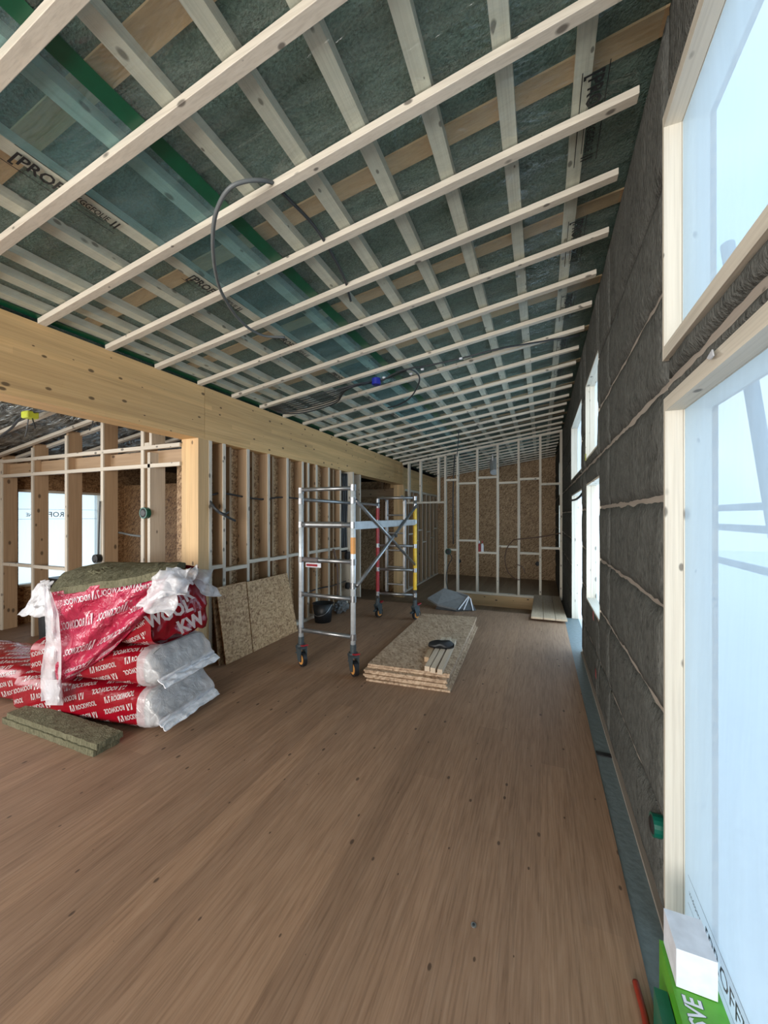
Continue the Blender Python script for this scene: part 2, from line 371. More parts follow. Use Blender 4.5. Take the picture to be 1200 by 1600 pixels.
# right wall: sheathing with openings
holes = [(y0, y1, z0, z1) for n, y0, y1, z0, z1, fx in WINS]
def wall_cells(y0, y1, z0, z1, hs):
    ys = sorted({y0, y1} | {h[0] for h in hs if y0 < h[0] < y1} | {h[1] for h in hs if y0 < h[1] < y1}); out = []
    for a, b in zip(ys, ys[1:]):
        cur = [(z0, z1)]
        for h in hs:
            if h[0] <= a + 1e-6 and h[1] >= b - 1e-6:
                nx = []
                for p, q in cur:
                    if h[2] > p: nx.append((p, min(q, h[2])))
                    if h[3] < q: nx.append((max(p, h[3]), q))
                    if h[2] >= q or h[3] <= p: pass
                cur = [c for c in nx if c[1] - c[0] > .005]
        out += [(a, b, p, q) for p, q in cur]
    return out
m = MB()
for a, b, p, q in wall_cells(-4.2, 13.4, -.6, 3.65, holes): m.box(.56, .58, a, b, p, q)
struct(m.build('wall_right', OSBD))

# roof: deck and wool above everything, one continuous slope
def slab(x0, x1, y0, y1, o0, o1):
    return [(x0, y0, zc(x0) + o0), (x1, y0, zc(x1) + o0), (x1, y1, zc(x1) + o0), (x0, y1, zc(x0) + o0), (x0, y0, zc(x0) + o1), (x1, y0, zc(x1) + o1), (x1, y1, zc(x1) + o1), (x0, y1, zc(x0) + o1)]
struct(MB().hexa(slab(-3.42, .75, -4.3, 13.5, .105, .25)).build('ceiling', WOOLC))
struct(MB().hexa(slab(-7.1, -3.42, -4.3, 13.5, .10, .25)).build('ceiling', BLACK))

def num(i): return ['first', 'second', 'third', 'fourth', 'fifth', 'sixth', 'seventh', 'eighth', 'ninth', 'tenth', 'eleventh', 'twelfth', 'thirteenth', 'fourteenth', 'fifteenth', 'sixteenth', 'seventeenth', 'eighteenth', 'nineteenth', 'twentieth'][i] if i < 20 else str(i + 1) + 'th'

# peach boards within the roof insulation
for i in range(14):
    y = .93 + .885 * i; w = .05
    o = MB().hexa(slab(-3.2, .56, y - w, y + w, .094, .106)).build('roof_board', PEACH)
    tag(o, f'orange-brown board seen through the ceiling plastic, {num(i)} crosswise one from the camera', 'board', 'crosswise boards above the ceiling plastic')
# lengthwise battens above the plastic
SX = [-3.11, -2.91, -2.70, -2.35, -2.045, -1.68, -1.36, -1.05, -.75, -.45, -.14, .165]
for i, x in enumerate(SX):
    w = .034
    o = MB().hexa(slab(x - w, x + w, -1, 13.25, .045, .095)).build('lengthwise_batten', PY)
    tag(o, f'hazy pale lengthwise ceiling batten behind the plastic, {num(i)} counted from the big glulam beam', 'batten', 'lengthwise ceiling battens')
# plastic film, overlap band, tape
FO = .040
o = MB().add([(x, y, zc(x) + FO) for x, y in [(-3.2, -1), (.428, -1), (.428, 13.2), (-3.2, 13.2)]], [(0, 1, 2, 3)]).build('vapour_barrier', FILMC)
tag(o, 'large clear plastic vapour barrier stretched under the sloping roof insulation', 'plastic sheet')
o = MB().add([(x, y, zc(x) + FO - .002) for x, y in [(-2.0, -1), (-1.5, -1), (-1.5, 13.2), (-2.0, 13.2)]], [(0, 1, 2, 3)]).build('vapour_barrier', FILMO)
tag(o, 'blue-tinted doubled plastic strip beside the green tape line on the ceiling', 'plastic sheet')
def tapestrip(x0, x1, lab):
    mb = MB(); n = 120
    def fn(u, v):
        y = -1 + 14.2 * v; x = x0 + (x1 - x0) * u + .006 * noise.noise(Vector((y * 2.3, x0, u)))
        return (x, y, zc(x) + FO - .004)
    tag(mb.grid(1, n, fn).build('sealing_tape', GREEN), lab, 'tape')
tapestrip(-1.56, -1.485, 'dark green tape line running lengthwise over the ceiling plastic')
tapestrip(-3.2, -3.135, 'dark green tape line between the big beam and the ceiling')

# crosswise battens
BY = [.27, .73, 1.10, 1.56, 2.0, 2.42] + [2.88 + .4585 * k for k in range(23)]
for i, y in enumerate(BY):
    j = R.uniform(-.012, .012); w = .025; x0, x1 = -3.188, .405 + R.uniform(-.02, .01)
    v = [(x0, y - w, zc(x0)), (x1, y - w + j, zc(x1)), (x1, y + w + j, zc(x1)), (x0, y + w, zc(x0))]
    v = v + [(a, b, c + .036) for a, b, c in v]
    o = MB().hexa(v).build('ceiling_batten', PX, bevel=.002)
    if i == 0: lab = 'pale crosswise ceiling batten nearly overhead, nearest to the camera of all'
    else: lab = f'pale crosswise ceiling batten under the plastic, {num(i)} counted from the camera'
    tag(o, lab, 'batten', 'crosswise ceiling battens')

# printed text on the film
def film_text(x_lo, x_hi, y0, lab, txt):
    mb = MB(); fn = lambda u, v: (x_lo + v, y0 + u, zc(x_lo + v) + FO - .005)
    h = x_hi - x_lo
    rect = lambda u0, u1, v0, v1: mb.add([fn(u0, v0), fn(u1, v0), fn(u1, v1), fn(u0, v1)], [(0, 1, 2, 3)])
    rect(0, .47, 0, .004); rect(0, .47, h, h + .004)
    g = text_mesh('[PROF]', .03); put(mb, g, fn, .062, .02, .028, wscale=.20 / (.062 * g[2]))
    g = text_mesh('BYGGFOLIE', .02); put(mb, g, fn, .036, .235, .045, wscale=.17 / (.036 * g[2]))
    rect(.235, .40, .028, .031)
    rect(.425, .433, .03, .085); rect(.443, .451, .03, .085)
    tag(mb.build('film_print', INK), lab, 'printing', 'lettering on the ceiling plastic')
for k in range(9): film_text(-2.112, -2.0, .885 + .885 * k, f'black [PROF] lettering on the ceiling plastic near the beam, {num(k)} repeat from the camera', 0)
for k in range(8): film_text(.16, .262, 1.79 + .87 * k, f'black [PROF] lettering on the ceiling plastic near the window wall, {num(k)} repeat from the camera', 0)

# beams and posts
tag(box('glulam_beam', BEAM, (-3.42, -3.19, -4.1, 2.948, 2.335, 2.872)), 'big knotty glulam beam in the foreground, left of the joint above the post', 'beam')
tag(box('glulam_beam', BEAM, (-3.42, -3.19, 2.952, 9.1, 2.335, 2.872)), 'long glulam beam continuing from the joint above the post to the far post', 'beam')
tag(box('glulam_beam', BEAM, (-3.6, -3.36, 9.25, 13.28, 2.27, 2.84)), 'far glulam beam behind the stud partition', 'beam')
tag(box('glulam_post', BEAMZ, (-3.42, -3.19, 2.87, 3.0, 0, 2.335)), 'thick glulam post behind the insulation packs, carrying the beam', 'post')
tag(box('glulam_post', BEAMZ, (-3.45, -3.19, 9.1, 9.22, -.5, 2.335)), 'far glulam post under the end of the long beam, behind the ladder', 'post')

def frame_thing(name, label, cat='stud wall', loc=(0, 0, 0)):
    return tag(empty(name, loc), label, cat)
# left stud wall
t = frame_thing('stud_wall', 'pale stud wall with particle board infill between the near post and the doorway', loc=(-3.2, 3, 0))
LS = [3.02, 3.21, 3.58, 3.95, 4.34, 4.70, 4.845, 5.07, 5.44, 5.83]
for i, y in enumerate(LS):
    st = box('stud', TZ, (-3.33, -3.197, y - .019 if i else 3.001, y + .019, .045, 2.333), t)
    box('lit_face_strip', PZ, (-3.197, -3.185, y - .02 if i else 3.001, y + .02, .045, 2.333), st)  # pale strip paints the lit stud front, against darker sides
box('bottom_plate', PY, (-3.33, -3.185, 3.001, 6.10, 0, .045), t)
box('stud', PZ, (-3.33, -3.10, 6.12, 6.165, 0, 2.333), t)
box('stud', PZ, (-3.36, -3.19, 6.60, 6.64, 0, 2.333), t)
for a, b in zip(LS, LS[1:]):
    if b - a > .16:
        z = 1.0 + R.uniform(-.012, .012) - (.04 if 3.1 < a < 3.3 else 0)
        box('nogging', PY, (-3.25, -3.185, a + .02, b - .02, z - .02, z + .02), t)
box('nogging', PY, (-3.25, -3.185, 5.85, 6.11, .95, .99), t)
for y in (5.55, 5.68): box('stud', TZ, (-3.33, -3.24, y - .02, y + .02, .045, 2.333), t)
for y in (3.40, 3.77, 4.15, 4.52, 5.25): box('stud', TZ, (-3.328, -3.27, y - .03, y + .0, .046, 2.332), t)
# door head across the hall
tag(box('door_header', TX, (-4.6, -3.52, 9.55, 9.63, 2.06, 2.27)), 'brown board header across the dark doorway behind the scaffold', 'board')
tag(box('door_stud', TZ, (-4.02, -3.96, 9.64, 9.69, -.5, 2.6)), 'single upright stud above and below the header in the dark doorway', 'stud')
# far left stud wall
t = frame_thing('stud_wall', 'far left stud wall under the beam end with greenish insulation at its back', loc=(-3.4, 9.3, -.5))
y = 9.55; k = 0
while y < 13.25:
    st = box('stud', TZ, (-3.5, -3.362, y - .02, y + .02, -.455, 2.215), t); box('lit_face_strip', PZ, (-3.362, -3.355, y - .02, y + .02, -.455, 2.215), st)  # thin pale strip again stands in for light on the stud front
    if y + .45 < 13.3: box('nogging', PY, (-3.42, -3.355, y + .02, y + .43, (.72, 1.02, .8, 1.1)[k % 4], (.76, 1.06, .84, 1.14)[k % 4], ), t)
    y += .45; k += 1
box('bottom_plate', PY, (-3.5, -3.35, 9.25, 13.28, -.5, -.455), t)
box('top_plate', PY, (-3.5, -3.34, 9.25, 13.28, 2.215, 2.27), t)

# cross partition at the far end
PYY = 9.0
t = frame_thing('stud_partition', 'see-through pale stud partition with sloping top plate across the far end', loc=(-1.3, 9, -.5))
xs = [(-3.02, 1.895), (-2.72, 1.895), (-2.27, 1.895), (-2.105, -.5), (-1.815, -.21), (-1.36, -.21), (-.905, -.21), (-.455, -.21), (-.01, -.21), (.40, -.21)]
for x, z in xs:
    box('stud', PZ, (x - .024, x + .024, PYY, PYY + .098, z, zc(x) - .045 * (x < 9)), t)
x0, x1 = -3.18, .425
v = [(x0, PYY, zc(x0) - .05), (x1, PYY, zc(x1) - .05), (x1, PYY + .098, zc(x1) - .05), (x0, PYY + .098, zc(x0) - .05)]
MB().hexa(v + [(a, b, c + .048) for a, b, c in v]).build('top_plate', PX, t)
box('header', PX, (-3.18, -2.13, PYY, PYY + .098, 1.85, 1.895), t)
box('bottom_plate', PX, (-1.84, .42, PYY, PYY + .098, -.25, -.205), t)
nz = [(2.40, .75, 3), (2.31, .975, 4), (2.43, .705, 5), (2.295, .86, 6), (2.365, .722, 7), (2.24, .85, 8)]
for za, zb, i in nz:
    a, b = xs[i][0] + .024, xs[i + 1][0] - .024
    for z in (za, zb): box('nogging', PX, (a, b, PYY, PYY + .098, z - .022, z + .022), t)
tag(box('curb_board', CURB, (-1.86, .40, PYY - .03, PYY + .09, -.5, -.252)), 'knotty edge board below the far partition, above the dark gap', 'board')

# left partition beside the post
t = frame_thing('stud_partition', 'deep-studded open wood partition left of the glulam post, before a bright window', loc=(-5, 2.87, 0))
for x in (-6.79, -6.06, -5.35, -4.675, -4.0):
    st = box('stud', TZ, (x - .022, x + .022, 2.878, 3.03, 0, zc(x) + .04), t); box('lit_face_strip', PZ, (x - .023, x + .023, 2.862, 2.878, 0, zc(x) - .02), st)  # stud front made pale by an added strip, as if daylight caught it
box('stud', PZ, (-3.90, -3.862, 2.85, 3.03, 0, 2.23), t)
box('stud', PZ, (-3.90, -3.862, 2.87, 3.03, 2.30, zc(-3.88)), t)
XSP = [-6.79, -6.06, -5.35, -4.675, -4.0, -3.42]
for z0, z1 in ((2.065, 2.105), (2.262, 2.302)):
    box('rail', PX, (-6.88, -3.425, 2.85, 2.885, z0, z1), t)
box('header', TX, (-6.85, -3.43, 2.95, 2.99, 2.106, 2.26), t)
for a, b in zip(XSP, XSP[1:]):
    z = {-6.79: .90, -6.06: .90, -5.35: .85, -4.675: .885}.get(a, .9)
    if b < -3.5: box('nogging', PX, (a + .023, b - .023, 2.86, 2.91, z - .02, z + .02), t)
box('nogging', PX, (-3.977, -3.905, 2.87, 2.95, 2.30, 2.34), t)
# side room ceiling: foil and battens
mb = MB()
def fn(u, v):
    x = -6.88 + 3.44 * u; y = -1 + 5.58 * v
    return (x, y, zc(x) + .06 + .03 * noise.noise(Vector((x * 2.2, y * 4.5, 1))) + .03 * abs(noise.noise(Vector((x * 7, y * 9, 4)))))
tag(mb.grid(90, 160, fn).build('foil_sheet', FOIL, smooth=True), 'dark shiny foil stretched under the side room ceiling', 'foil')
for i, y in enumerate([1.05, 1.5, 1.98, 2.43, 2.83, 3.03, 3.5, 3.96, 4.42]):
    v = [(-6.88, y - .024, zc(-6.88)), (-3.43, y - .024, zc(-3.43)), (-3.43, y + .024, zc(-3.43)), (-6.88, y + .024, zc(-6.88))]
    o = MB().hexa(v + [(a, b, c + .036) for a, b, c in v]).build('ceiling_batten', PX)
    tag(o, f'pale batten under the side room foil, {num(i)} counted from the camera', 'batten', 'side room ceiling battens')

# ---------------------------------------------------------------- windows
def window(n, y0, y1, z0, z1, fx, xin=.422, outw=.56, sill=True):
    t = .042
    fr = empty('window_' + n, (.49, (y0 + y1) / 2, z0)); struct(fr)
    if n not in '12': xin = .438; t = .012
    tj = .012
    box('window_jamb', PZ, (xin, .4765, y1 - .006, y1 + tj, z0 - t, z1 + t), fr); box('window_lining', PZ, (.478, outw, y1 - .0055, y1 + tj, z0 - t, z1 + t), fr)
    box('window_jamb', PZ, (xin, outw, y0 - tj, y0 + .006, z0 - t, z1 + t), fr)
    box('window_head', PY, (xin, .4765, y0, y1 - .006, z1 - .006, z1 + t), fr); box('window_lining', PY, (.478, outw, y0, y1 - .006, z1 - .0055, z1 + t), fr)
    box('window_sill', PY, (xin, outw, y0, y1 - .006, z0 - t, z0 + .006), fr)
    def g(u, v):
        y = y0 - .0 + (y1 - y0) * u; z = z0 + (z1 - z0) * v
        e = min(u, 1 - u, v, 1 - v) * 6; e = min(1, e)
        return (fx + e * .012 * noise.noise(Vector((y * 5, z * 1.6, float(len(n)) * 3))) + .004 * e * noise.noise(Vector((y * 18, z * 5, 2))), y, z)
    MB().grid(40, 40, g).build('window_film', FILMN if n in '12' else FILMW, fr, smooth=True)
    return fr
for w in WINS: window(*w)
# inner pale lining board of the near lower window

# left window
fr = empty('window_9', (-6.95, 3.65, .55)); struct(fr)
box('window_jamb', PZ, (-7.03, -6.88, 4.195, 4.23, .53, 1.93), fr)
box('window_head', PY, (-7.03, -6.88, 3.1, 4.2, 1.895, 1.93), fr); box('window_sill', PY, (-7.03, -6.88, 3.1, 4.2, .53, .56), fr)
MB().grid(20, 20, lambda u, v: (-6.97 + .01 * noise.noise(Vector((u * 4, v * 2, 5))), 3.1 + 1.1 * u, .55 + 1.35 * v)).build('window_film', FILMW, fr, smooth=True)
mb = MB(); fn = lambda u, v: (-6.95, 3.12 + u, 1.5 + v)
mb.add([fn(0, 0), fn(1.05, 0), fn(1.05, .004), fn(0, .004)], [(0, 1, 2, 3)]); mb.add([fn(0, .145), fn(1.05, .145), fn(1.05, .149), fn(0, .149)], [(0, 1, 2, 3)])
put(mb, text_mesh('[PROF]', .01), fn, .08, .34, .035, mirror=True); put(mb, text_mesh('SGDNE', .01), fn, .055, .09, .04, mirror=True, wscale=.8); put(mb, text_mesh('TAKST', .01), fn, .04, .64, .05, mirror=True, wscale=.8)
mb.build('film_print', GREYC, fr)
# print on the near lower window
w1 = bpy.data.objects['window_2']
pa, pb, pc = at_x(1075, 1367, .464), at_x(1130, 1495, .464), at_x(1075, 1410, .464)
hz = (pa.z - pc.z); zb = pc.z; mb = MB(); fn = lambda u, v: (.464, pa.y - u, zb + v)
for v0 in (0, hz): mb.add([fn(0, v0), fn(.5, v0), fn(.5, v0 + .002), fn(0, v0 + .002)], [(0, 1, 2, 3)])
put(mb, text_mesh('[PROFF]', .01), fn, hz * .55, .15, hz * .22); put(mb, text_mesh('vindsperre', .005), fn, hz * .2, .01, hz * .4)
mb.build('film_print', INK, w1)
# film extended through small behind-camera openings is not seen

# mast and rails of an outside scaffold, seen blurred through the near film
t = tag(empty('outside_scaffold', (1.6, 1.4, -.5)), 'blurred dark scaffold tubes outside, behind the big lower window plastic', 'scaffold')
TUBE = plain('weathered_tube', (.16, .19, .24), .6)
MB().tube([(1.25, 2.3, -.5), (1.05, 2.95, 3.2)], .035).build('brace', TUBE, t)
for z in (1.62, 1.45, 1.15): MB().tube([(1.5, -1, z), (1.5, 14.0, z)], .03).build('rail', TUBE, t)
MB().tube([(1.5, 2.9, -.5), (1.5, 2.9, 3.4)], .035).build('pole', TUBE, t)
struct(box('ground', SOIL, (.71, 30, -15, 30, -.75, -.6)))

# ---------------------------------------------------------------- right wall wool and battens
HB = [(2.405, 2.435), (2.022, 2.058), (1.600, 1.632), (1.185, 1.215), (.775, .805), (.36, .385)]
GAPS = [(-.5, 0.0), (.03, .36), (.385, .775), (.805, 1.185), (1.215, 1.60), (1.632, 2.022), (2.058, 2.405), (2.435, 2.83), (2.845, 3.42)]
ROWN = ['bottom', 'second', 'third', 'fourth', 'fifth', 'sixth', 'seventh', 'eighth', 'top']
hh = [(y0 - .014, y1 + .014, z0 - (.043 if fx < .5 or n == '2' else .012), z1 + (.043 if n in '12' else .012)) for n, y0, y1, z0, z1, fx in WINS]
def batt(a, b, p, q, label):
    """wool batt: front face bulging, ragged upper and lower edge"""
    ny = max(3, int((b - a) / .045)); nz = max(3, int((q - p) / .05)); sd = R.uniform(0, 50)
    xf = .43
    mb = MB()
    def fn(u, v):
        y = a + (b - a) * u; z = p + (q - p) * v
        e = min(1, min(v, 1 - v) * 9) * min(1, min(u, 1 - u) * (b - a) * 30)
        wob = .022 * noise.noise(Vector((y * 4, sd, v > .5)))
        if v in (0, 1): z += (1 if v else -1) * (.003 + .016 * noise.noise(Vector((y * 5, sd, v))) + .009 * noise.noise(Vector((y * 19, sd, 4 + v))))
        x = xf + .010 * (1 - e) - .007 * e * noise.noise(Vector((y * 3.5, z * 3.5, sd))) - .006 * e + .008 * e * abs(noise.noise(Vector((y * 10, z * 2.5, sd + 7))))
        return (x, y, z)
    mb.grid(ny, nz, fn)
    n = len(mb.v); idx = [j * (ny + 1) + i for j, i in [(0, i) for i in range(ny + 1)] + [(j, ny) for j in range(1, nz + 1)] + [(nz, i) for i in range(ny - 1, -1, -1)] + [(j, 0) for j in range(nz - 1, 0, -1)]]
    back = [(.54, mb.v[i][1], mb.v[i][2]) for i in idx]; mb.v += back; L = len(idx)
    for k in range(L): mb.f.append((idx[(k + 1) % L], idx[k], n + k, n + (k + 1) % L))
    mb.f.append(tuple(n + k for k in range(L)))
    tag(mb.build('insulation_batt', WOOLR, smooth=True), label, 'insulation batt', 'wool batts of the right wall')
COLS = [(.0, 1.735, 'beside the near windows'), (1.735, 3.0, 'just beyond the near windows'), (3.0, 3.48, 'before the second windows'), (3.48, 4.62, 'by the second window pair'),
        (4.62, 4.89, 'between the second and third windows'), (4.89, 6.67, 'by the third window pair'), (6.67, 8.0, 'beyond the third windows'), (8.0, 9.0, 'next to the far partition'), (9.1, 11, 'beyond the far partition'), (11, 13.3, 'at the far end')]
def batt_cells(a, b, p, q): return [c for c in wall_cells(a, b, p, q, hh) if c[1] - c[0] > .02 and c[3] - c[2] > .02]
for a, b, nm in COLS:
    for r, (p, q) in enumerate(GAPS):
        if r == 0 and b < 6.6: continue
        if a < -.1 : continue
        big = max(batt_cells(a, b, p, q), key=lambda c: (c[1] - c[0]) * (c[3] - c[2]), default=None)
        seen = set()
        for k, c in enumerate(batt_cells(a, b, p, q)):
            if (c[1] - c[0]) * (c[3] - c[2]) < .008: continue
            side = '' if c == big else (', near-side strip' if c[0] + c[1] < big[0] + big[1] - .01 else (', far-side strip' if c[0] + c[1] > big[0] + big[1] + .01 else ', second piece'))
            while side in seen: side += ' above'
            seen.add(side)
            batt(c[0] + .001, c[1] - .001, c[2], c[3], f'{ROWN[r]} row wool batt, right wall, {nm}{side}')
k = 0
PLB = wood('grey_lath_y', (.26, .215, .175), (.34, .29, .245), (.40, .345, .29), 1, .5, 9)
HN = ['uppermost', 'second highest', 'third highest', 'third lowest', 'second lowest', 'lowest']
for hi, (p, q) in enumerate(HB):
    segs = [c for c in wall_cells(-.5, 13.25, p - .012, q + .012, hh) if c[3] - c[2] > .02]
    # merge touching cells
    segs.sort(); mg = []
    for c in segs:
        if mg and abs(mg[-1][1] - c[0]) < .001: mg[-1] = (mg[-1][0], c[1], p - .012, q + .012)
        else: mg.append((c[0], c[1], p - .012, q + .012))
    for a, b, z0, z1 in mg:
        if b - a < .05: continue
        where = 'starting beside the near windows' if a < .5 or abs(a - 1.745) < .1 else ('between the second and third windows' if 4 < a < 5 else ('beyond the third windows' if a < 9 and a > 5 else 'beyond the far partition'))
        if b < .9: continue
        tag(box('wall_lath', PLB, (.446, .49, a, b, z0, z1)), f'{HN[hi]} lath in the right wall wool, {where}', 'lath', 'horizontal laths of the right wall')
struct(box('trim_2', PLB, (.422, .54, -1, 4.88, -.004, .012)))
# wooden edge over the near lower window, stapled plastic scrap

tag(MB().add([at_x(1104, 560, .42), at_x(1112, 546, .41), at_x(1114, 556, .40), at_x(1109, 562, .41)], [(0, 1, 2), (0, 2, 3)]).build('paper_scrap', WHITE, solid=.003), 'small white scrap stuck to the lath above the near lower window', 'scrap')
def outlet(name, c, r, m, label, axis='x', depth=.05):
    d = Vector((1, 0, 0)) if axis == 'x' else Vector((0, 1, 0)); c = Vector(c); o = empty(name, c); tag(o, label, 'junction box')
    MB().tube([c, c + d * depth], r, 18).build('housing', m, o, smooth=False)
    MB().tube([c - d * .006, c], [r * .55, r * .8], 14).build('opening', BLACK, o)
    return o
outlet('junction_box', (.405, 1.80, .335), .042, DGREEN, 'green round socket box in the wool beside the near lower window')
outlet('junction_box', (-3.90, 2.80, 1.58), .06, DGREEN, 'green round socket box on the stud left of the glulam post', 'y')
outlet('junction_box', (-4.70, 2.80, 1.06), .05, BLACK, 'black socket box hanging on its cable before the bright window', 'y')
tag(MB().tube(catmull([(-4.70, 2.84, 1.10), (-4.69, 2.84, 1.4), (-4.68, 2.845, 1.72)]), .009).build('cable', DARKC), 'thin dark cable running down to the black box by the bright window', 'cable')
tag(MB().tube(catmull([at_y(170, 834, 3.0), at_y(185, 832, 3.05), at_y(205, 836, 3.05), at_y(222, 838, 3.0)]), .012).build('conduit', GREYC), 'short grey conduit through the left partition studs', 'conduit')

# ---------------------------------------------------------------- ceiling cables
def cable(name, pts, r, m, label, n=8): return tag(MB().tube(catmull(pts, 8), r, n).build(name, m, smooth=True), label, 'cable')
loop = [at_c(425, 285, .02), at_c(410, 282, -.01), at_c(385, 283, -.03), at_c(360, 293, -.05), at_c(343, 318, -.07), at_c(334, 350, -.08), at_c(333, 395, -.09), at_c(340, 440, -.08), at_c(352, 468, -.07), at_c(370, 495, -.05), at_c(392, 515, -.035), at_c(415, 525, -.02), at_c(445, 527, -.012)]
cable('conduit', loop, .010, GREYC, 'large grey conduit loop hanging down from the ceiling battens')
cable('conduit', [at_c(425, 285, .02), at_c(450, 310, .022), at_c(490, 352, .022), at_c(518, 396, .022), at_c(538, 435, .022), at_c(548, 470, .022)], .009, DARKC, 'dark conduit lying on the upper side of the ceiling battens beyond the loop')
bx = at_c(588, 596, -.035)
o = tag(empty('junction_box', bx), 'blue junction box hanging where the ceiling cables meet', 'junction box')
MB().tube([bx + Vector((0, 0, -.035)), bx + Vector((0, 0, .03))], .05, 16).build('housing', BLUE, o); MB().tube([bx + Vector((0, 0, -.043)), bx + Vector((0, 0, -.035))], .035, 12).build('cover', plain('navy', (.01, .015, .12), .4), o)
for i in range(8):
    s = (i - 3.5); h_ = [-.05, -.02, -.07, -.03, -.06, -.01, -.045, -.025][i]
    pts = [bx + Vector((-.04, s * .004, 0)), at_c(562 - 3 * i, 604 + s * 1.4, -.05 + h_ * .3), at_c(525, 619 + s * 3.0, -.03 + h_), at_c(480, 632 + s * 3.4, -.02 + h_), at_c(448, 638 + s * 2.4, -.02 + h_ * .4), at_c(426 + 2 * s, 641 + s * .9, .0)]
    cable('cable', pts, .0065, DARKC, f'dark cable sagging from beam to blue box, {num(i)} of eight in the bundle', 6)['group'] = 'cables to the blue box'
cable('cable', [bx + Vector((.04, 0, .01)), at_c(615, 588, -.02), at_c(640, 576, -.01), at_c(665, 572, -.01), at_c(720, 560, -.01), at_c(780, 545, -.008), at_c(850, 533, -.008), at_c(905, 524, -.008)], .009, DARKC, 'long dark cable along a ceiling batten from blue box to window wall')
cable('cable', [bx + Vector((.03, .03, .0)), at_c(618, 583, -.03), at_c(640, 577, -.05), at_c(655, 588, -.06), at_c(652, 605, -.06), at_c(640, 622, -.05), at_c(622, 633, -.02), at_c(606, 637, .0)], .009, DARKC, 'dark cable curling right of the blue box under the ceiling')
for i, (px, py) in enumerate([(642, 584), (660, 577), (720, 560), (600, 590)]):
    p = at_c(px, py, -.018); tag(MB().tube([p - Vector((.015, 0, 0)), p + Vector((.015, 0, 0))], .011, 8).build('cable_clip', WHITE), f'small white clip on the ceiling cable, {num(i)} of four by the blue box', 'clip', 'white cable clips')
p = at_y(719, 660, 7.0)
cable('cable', [(p.x, 7.0, zc(p.x) + .03), at_y(717, 672, 7.0), at_y(716, 690, 7.0), at_y(714, 713, 7.0)], .008, DARKC, 'short dark wire dangling from the ceiling before the far partition')
cable('conduit', [at_y(712, 690, 9.15), at_y(708, 760, 9.15), at_y(708, 850, 9.15)], .015, DARKC, 'dark conduit rising beside the far partition stud')
# cables on the left wall
cable('cable', [at_x(330, 773, -3.26), at_x(350, 771, -3.26), at_x(385, 777, -3.26), at_x(410, 780, -3.26), at_x(440, 777, -3.26), at_x(475, 780, -3.26)], .011, DARKC, 'dark conduit running level through the left stud wall')
cable('cable', [at_x(327, 782, -3.2), at_x(338, 796, -3.12), at_x(350, 803, -3.08), at_x(358, 800, -3.05)], .012, DARKC, 'upper of two thick dark cable ends beside the near post')
cable('cable', [at_x(327, 786, -3.2), at_x(340, 799, -3.12), at_x(352, 806, -3.06), at_x(368, 814, -3.02)], .012, DARKC, 'lower of two thick dark cable ends beside the near post')
for i in range(3):
    x = 535 + 3 * i
    cable('cable', [at_x(x, 740, -3.22), at_x(x + 1, 780, -3.22), at_x(x - 1, 820, -3.22), at_x(x, 862, -3.22)], .02, DARKC, f'thick vertical dark cable before the doorway, {num(i)} from the left')['group'] = 'vertical cables by the doorway'
outlet('junction_box', at_x(541, 868, -3.2), .075, BLACK, 'black socket box at mid height on the stud by the doorway')
outlet('junction_box', at_x(541, 915, -3.2), .06, BLACK, 'black socket box low on the stud by the doorway')
cable('conduit', [at_x(521, 858, -3.17), at_x(526, 880, -3.15), at_x(528, 910, -3.12), at_x(527, 930, -3.08)], .018, plain('brown_conduit', (.12, .08, .06), .5), 'brown conduit dropping to the floor behind the scaffold')
cable('cable', [at_x(478, 926, -3.2), at_x(500, 919, -3.2), at_x(520, 915, -3.2), at_x(540, 908, -3.2)], .010, DARKC, 'thin dark cable low across the studs behind the scaffold')
# cables of the far partition and windows
BR = plain('brown_cable', (.10, .05, .03), .5)
cable('cable', [at_y(803, 843, 8.98), at_y(825, 841, 8.95), at_y(850, 838, 8.95), at_y(876, 833, 8.98)], .012, BR, 'brown cable strung level across the right of the far partition')
cable('cable', [at_y(803, 843, 8.98), at_y(793, 855, 8.93), at_y(789, 872, 8.9), at_y(793, 892, 8.93), at_y(804, 904, 8.96), at_y(812, 906, 8.98)], .011, BR, 'brown cable loop bulging left of a far partition stud')
cable('cable', [at_y(808, 882, 8.98), at_y(816, 886, 8.95), at_y(821, 896, 8.93)], .009, BR, 'short brown cable end curling right of a far partition stud')
cable('cable', [at_x(890, 782, .45), at_x(898, 781, .42), at_x(905, 777, .42), at_x(910, 771, .44)], .014, BLACK, 'black cable hanging across the head of the third lower window')
p = at_y(700, 862, 8.95); outlet('junction_box', p, .07, DGREEN, 'dark green socket box low in the leftmost bay of the far partition', 'y')
cable('cable', [p, at_y(706, 872, 8.95), at_y(700, 885, 8.95), at_y(697, 905, 8.95), at_y(700, 922, 8.95)], .010, DARKC, 'thin dark cable hanging below the green box on the far partition')
for px, py, w in ((717, 877, 'left'), (840, 881, 'right')):
    outlet('junction_box', at_y(px, py, 13.24), .07, BLACK, f'black socket box on the far back wall, {w} one', 'y')
# vent duct beyond the partition
a, b = at_y(769, 719, 10.4), at_y(772, 738, 10.4)
vd = tag(MB().tube([a + Vector((0, .3, .03)), b], .10, 16).build('vent_duct', plain('duct_grey', (.5, .52, .53), .45, .3)), 'short grey round vent duct hanging beyond the far partition', 'duct')
MB().box(a.x - .015, a.x + .015, a.y + .1, a.y + .11, a.z, zc(a.x) + .03).build('hanger_strap', ALUD, vd)
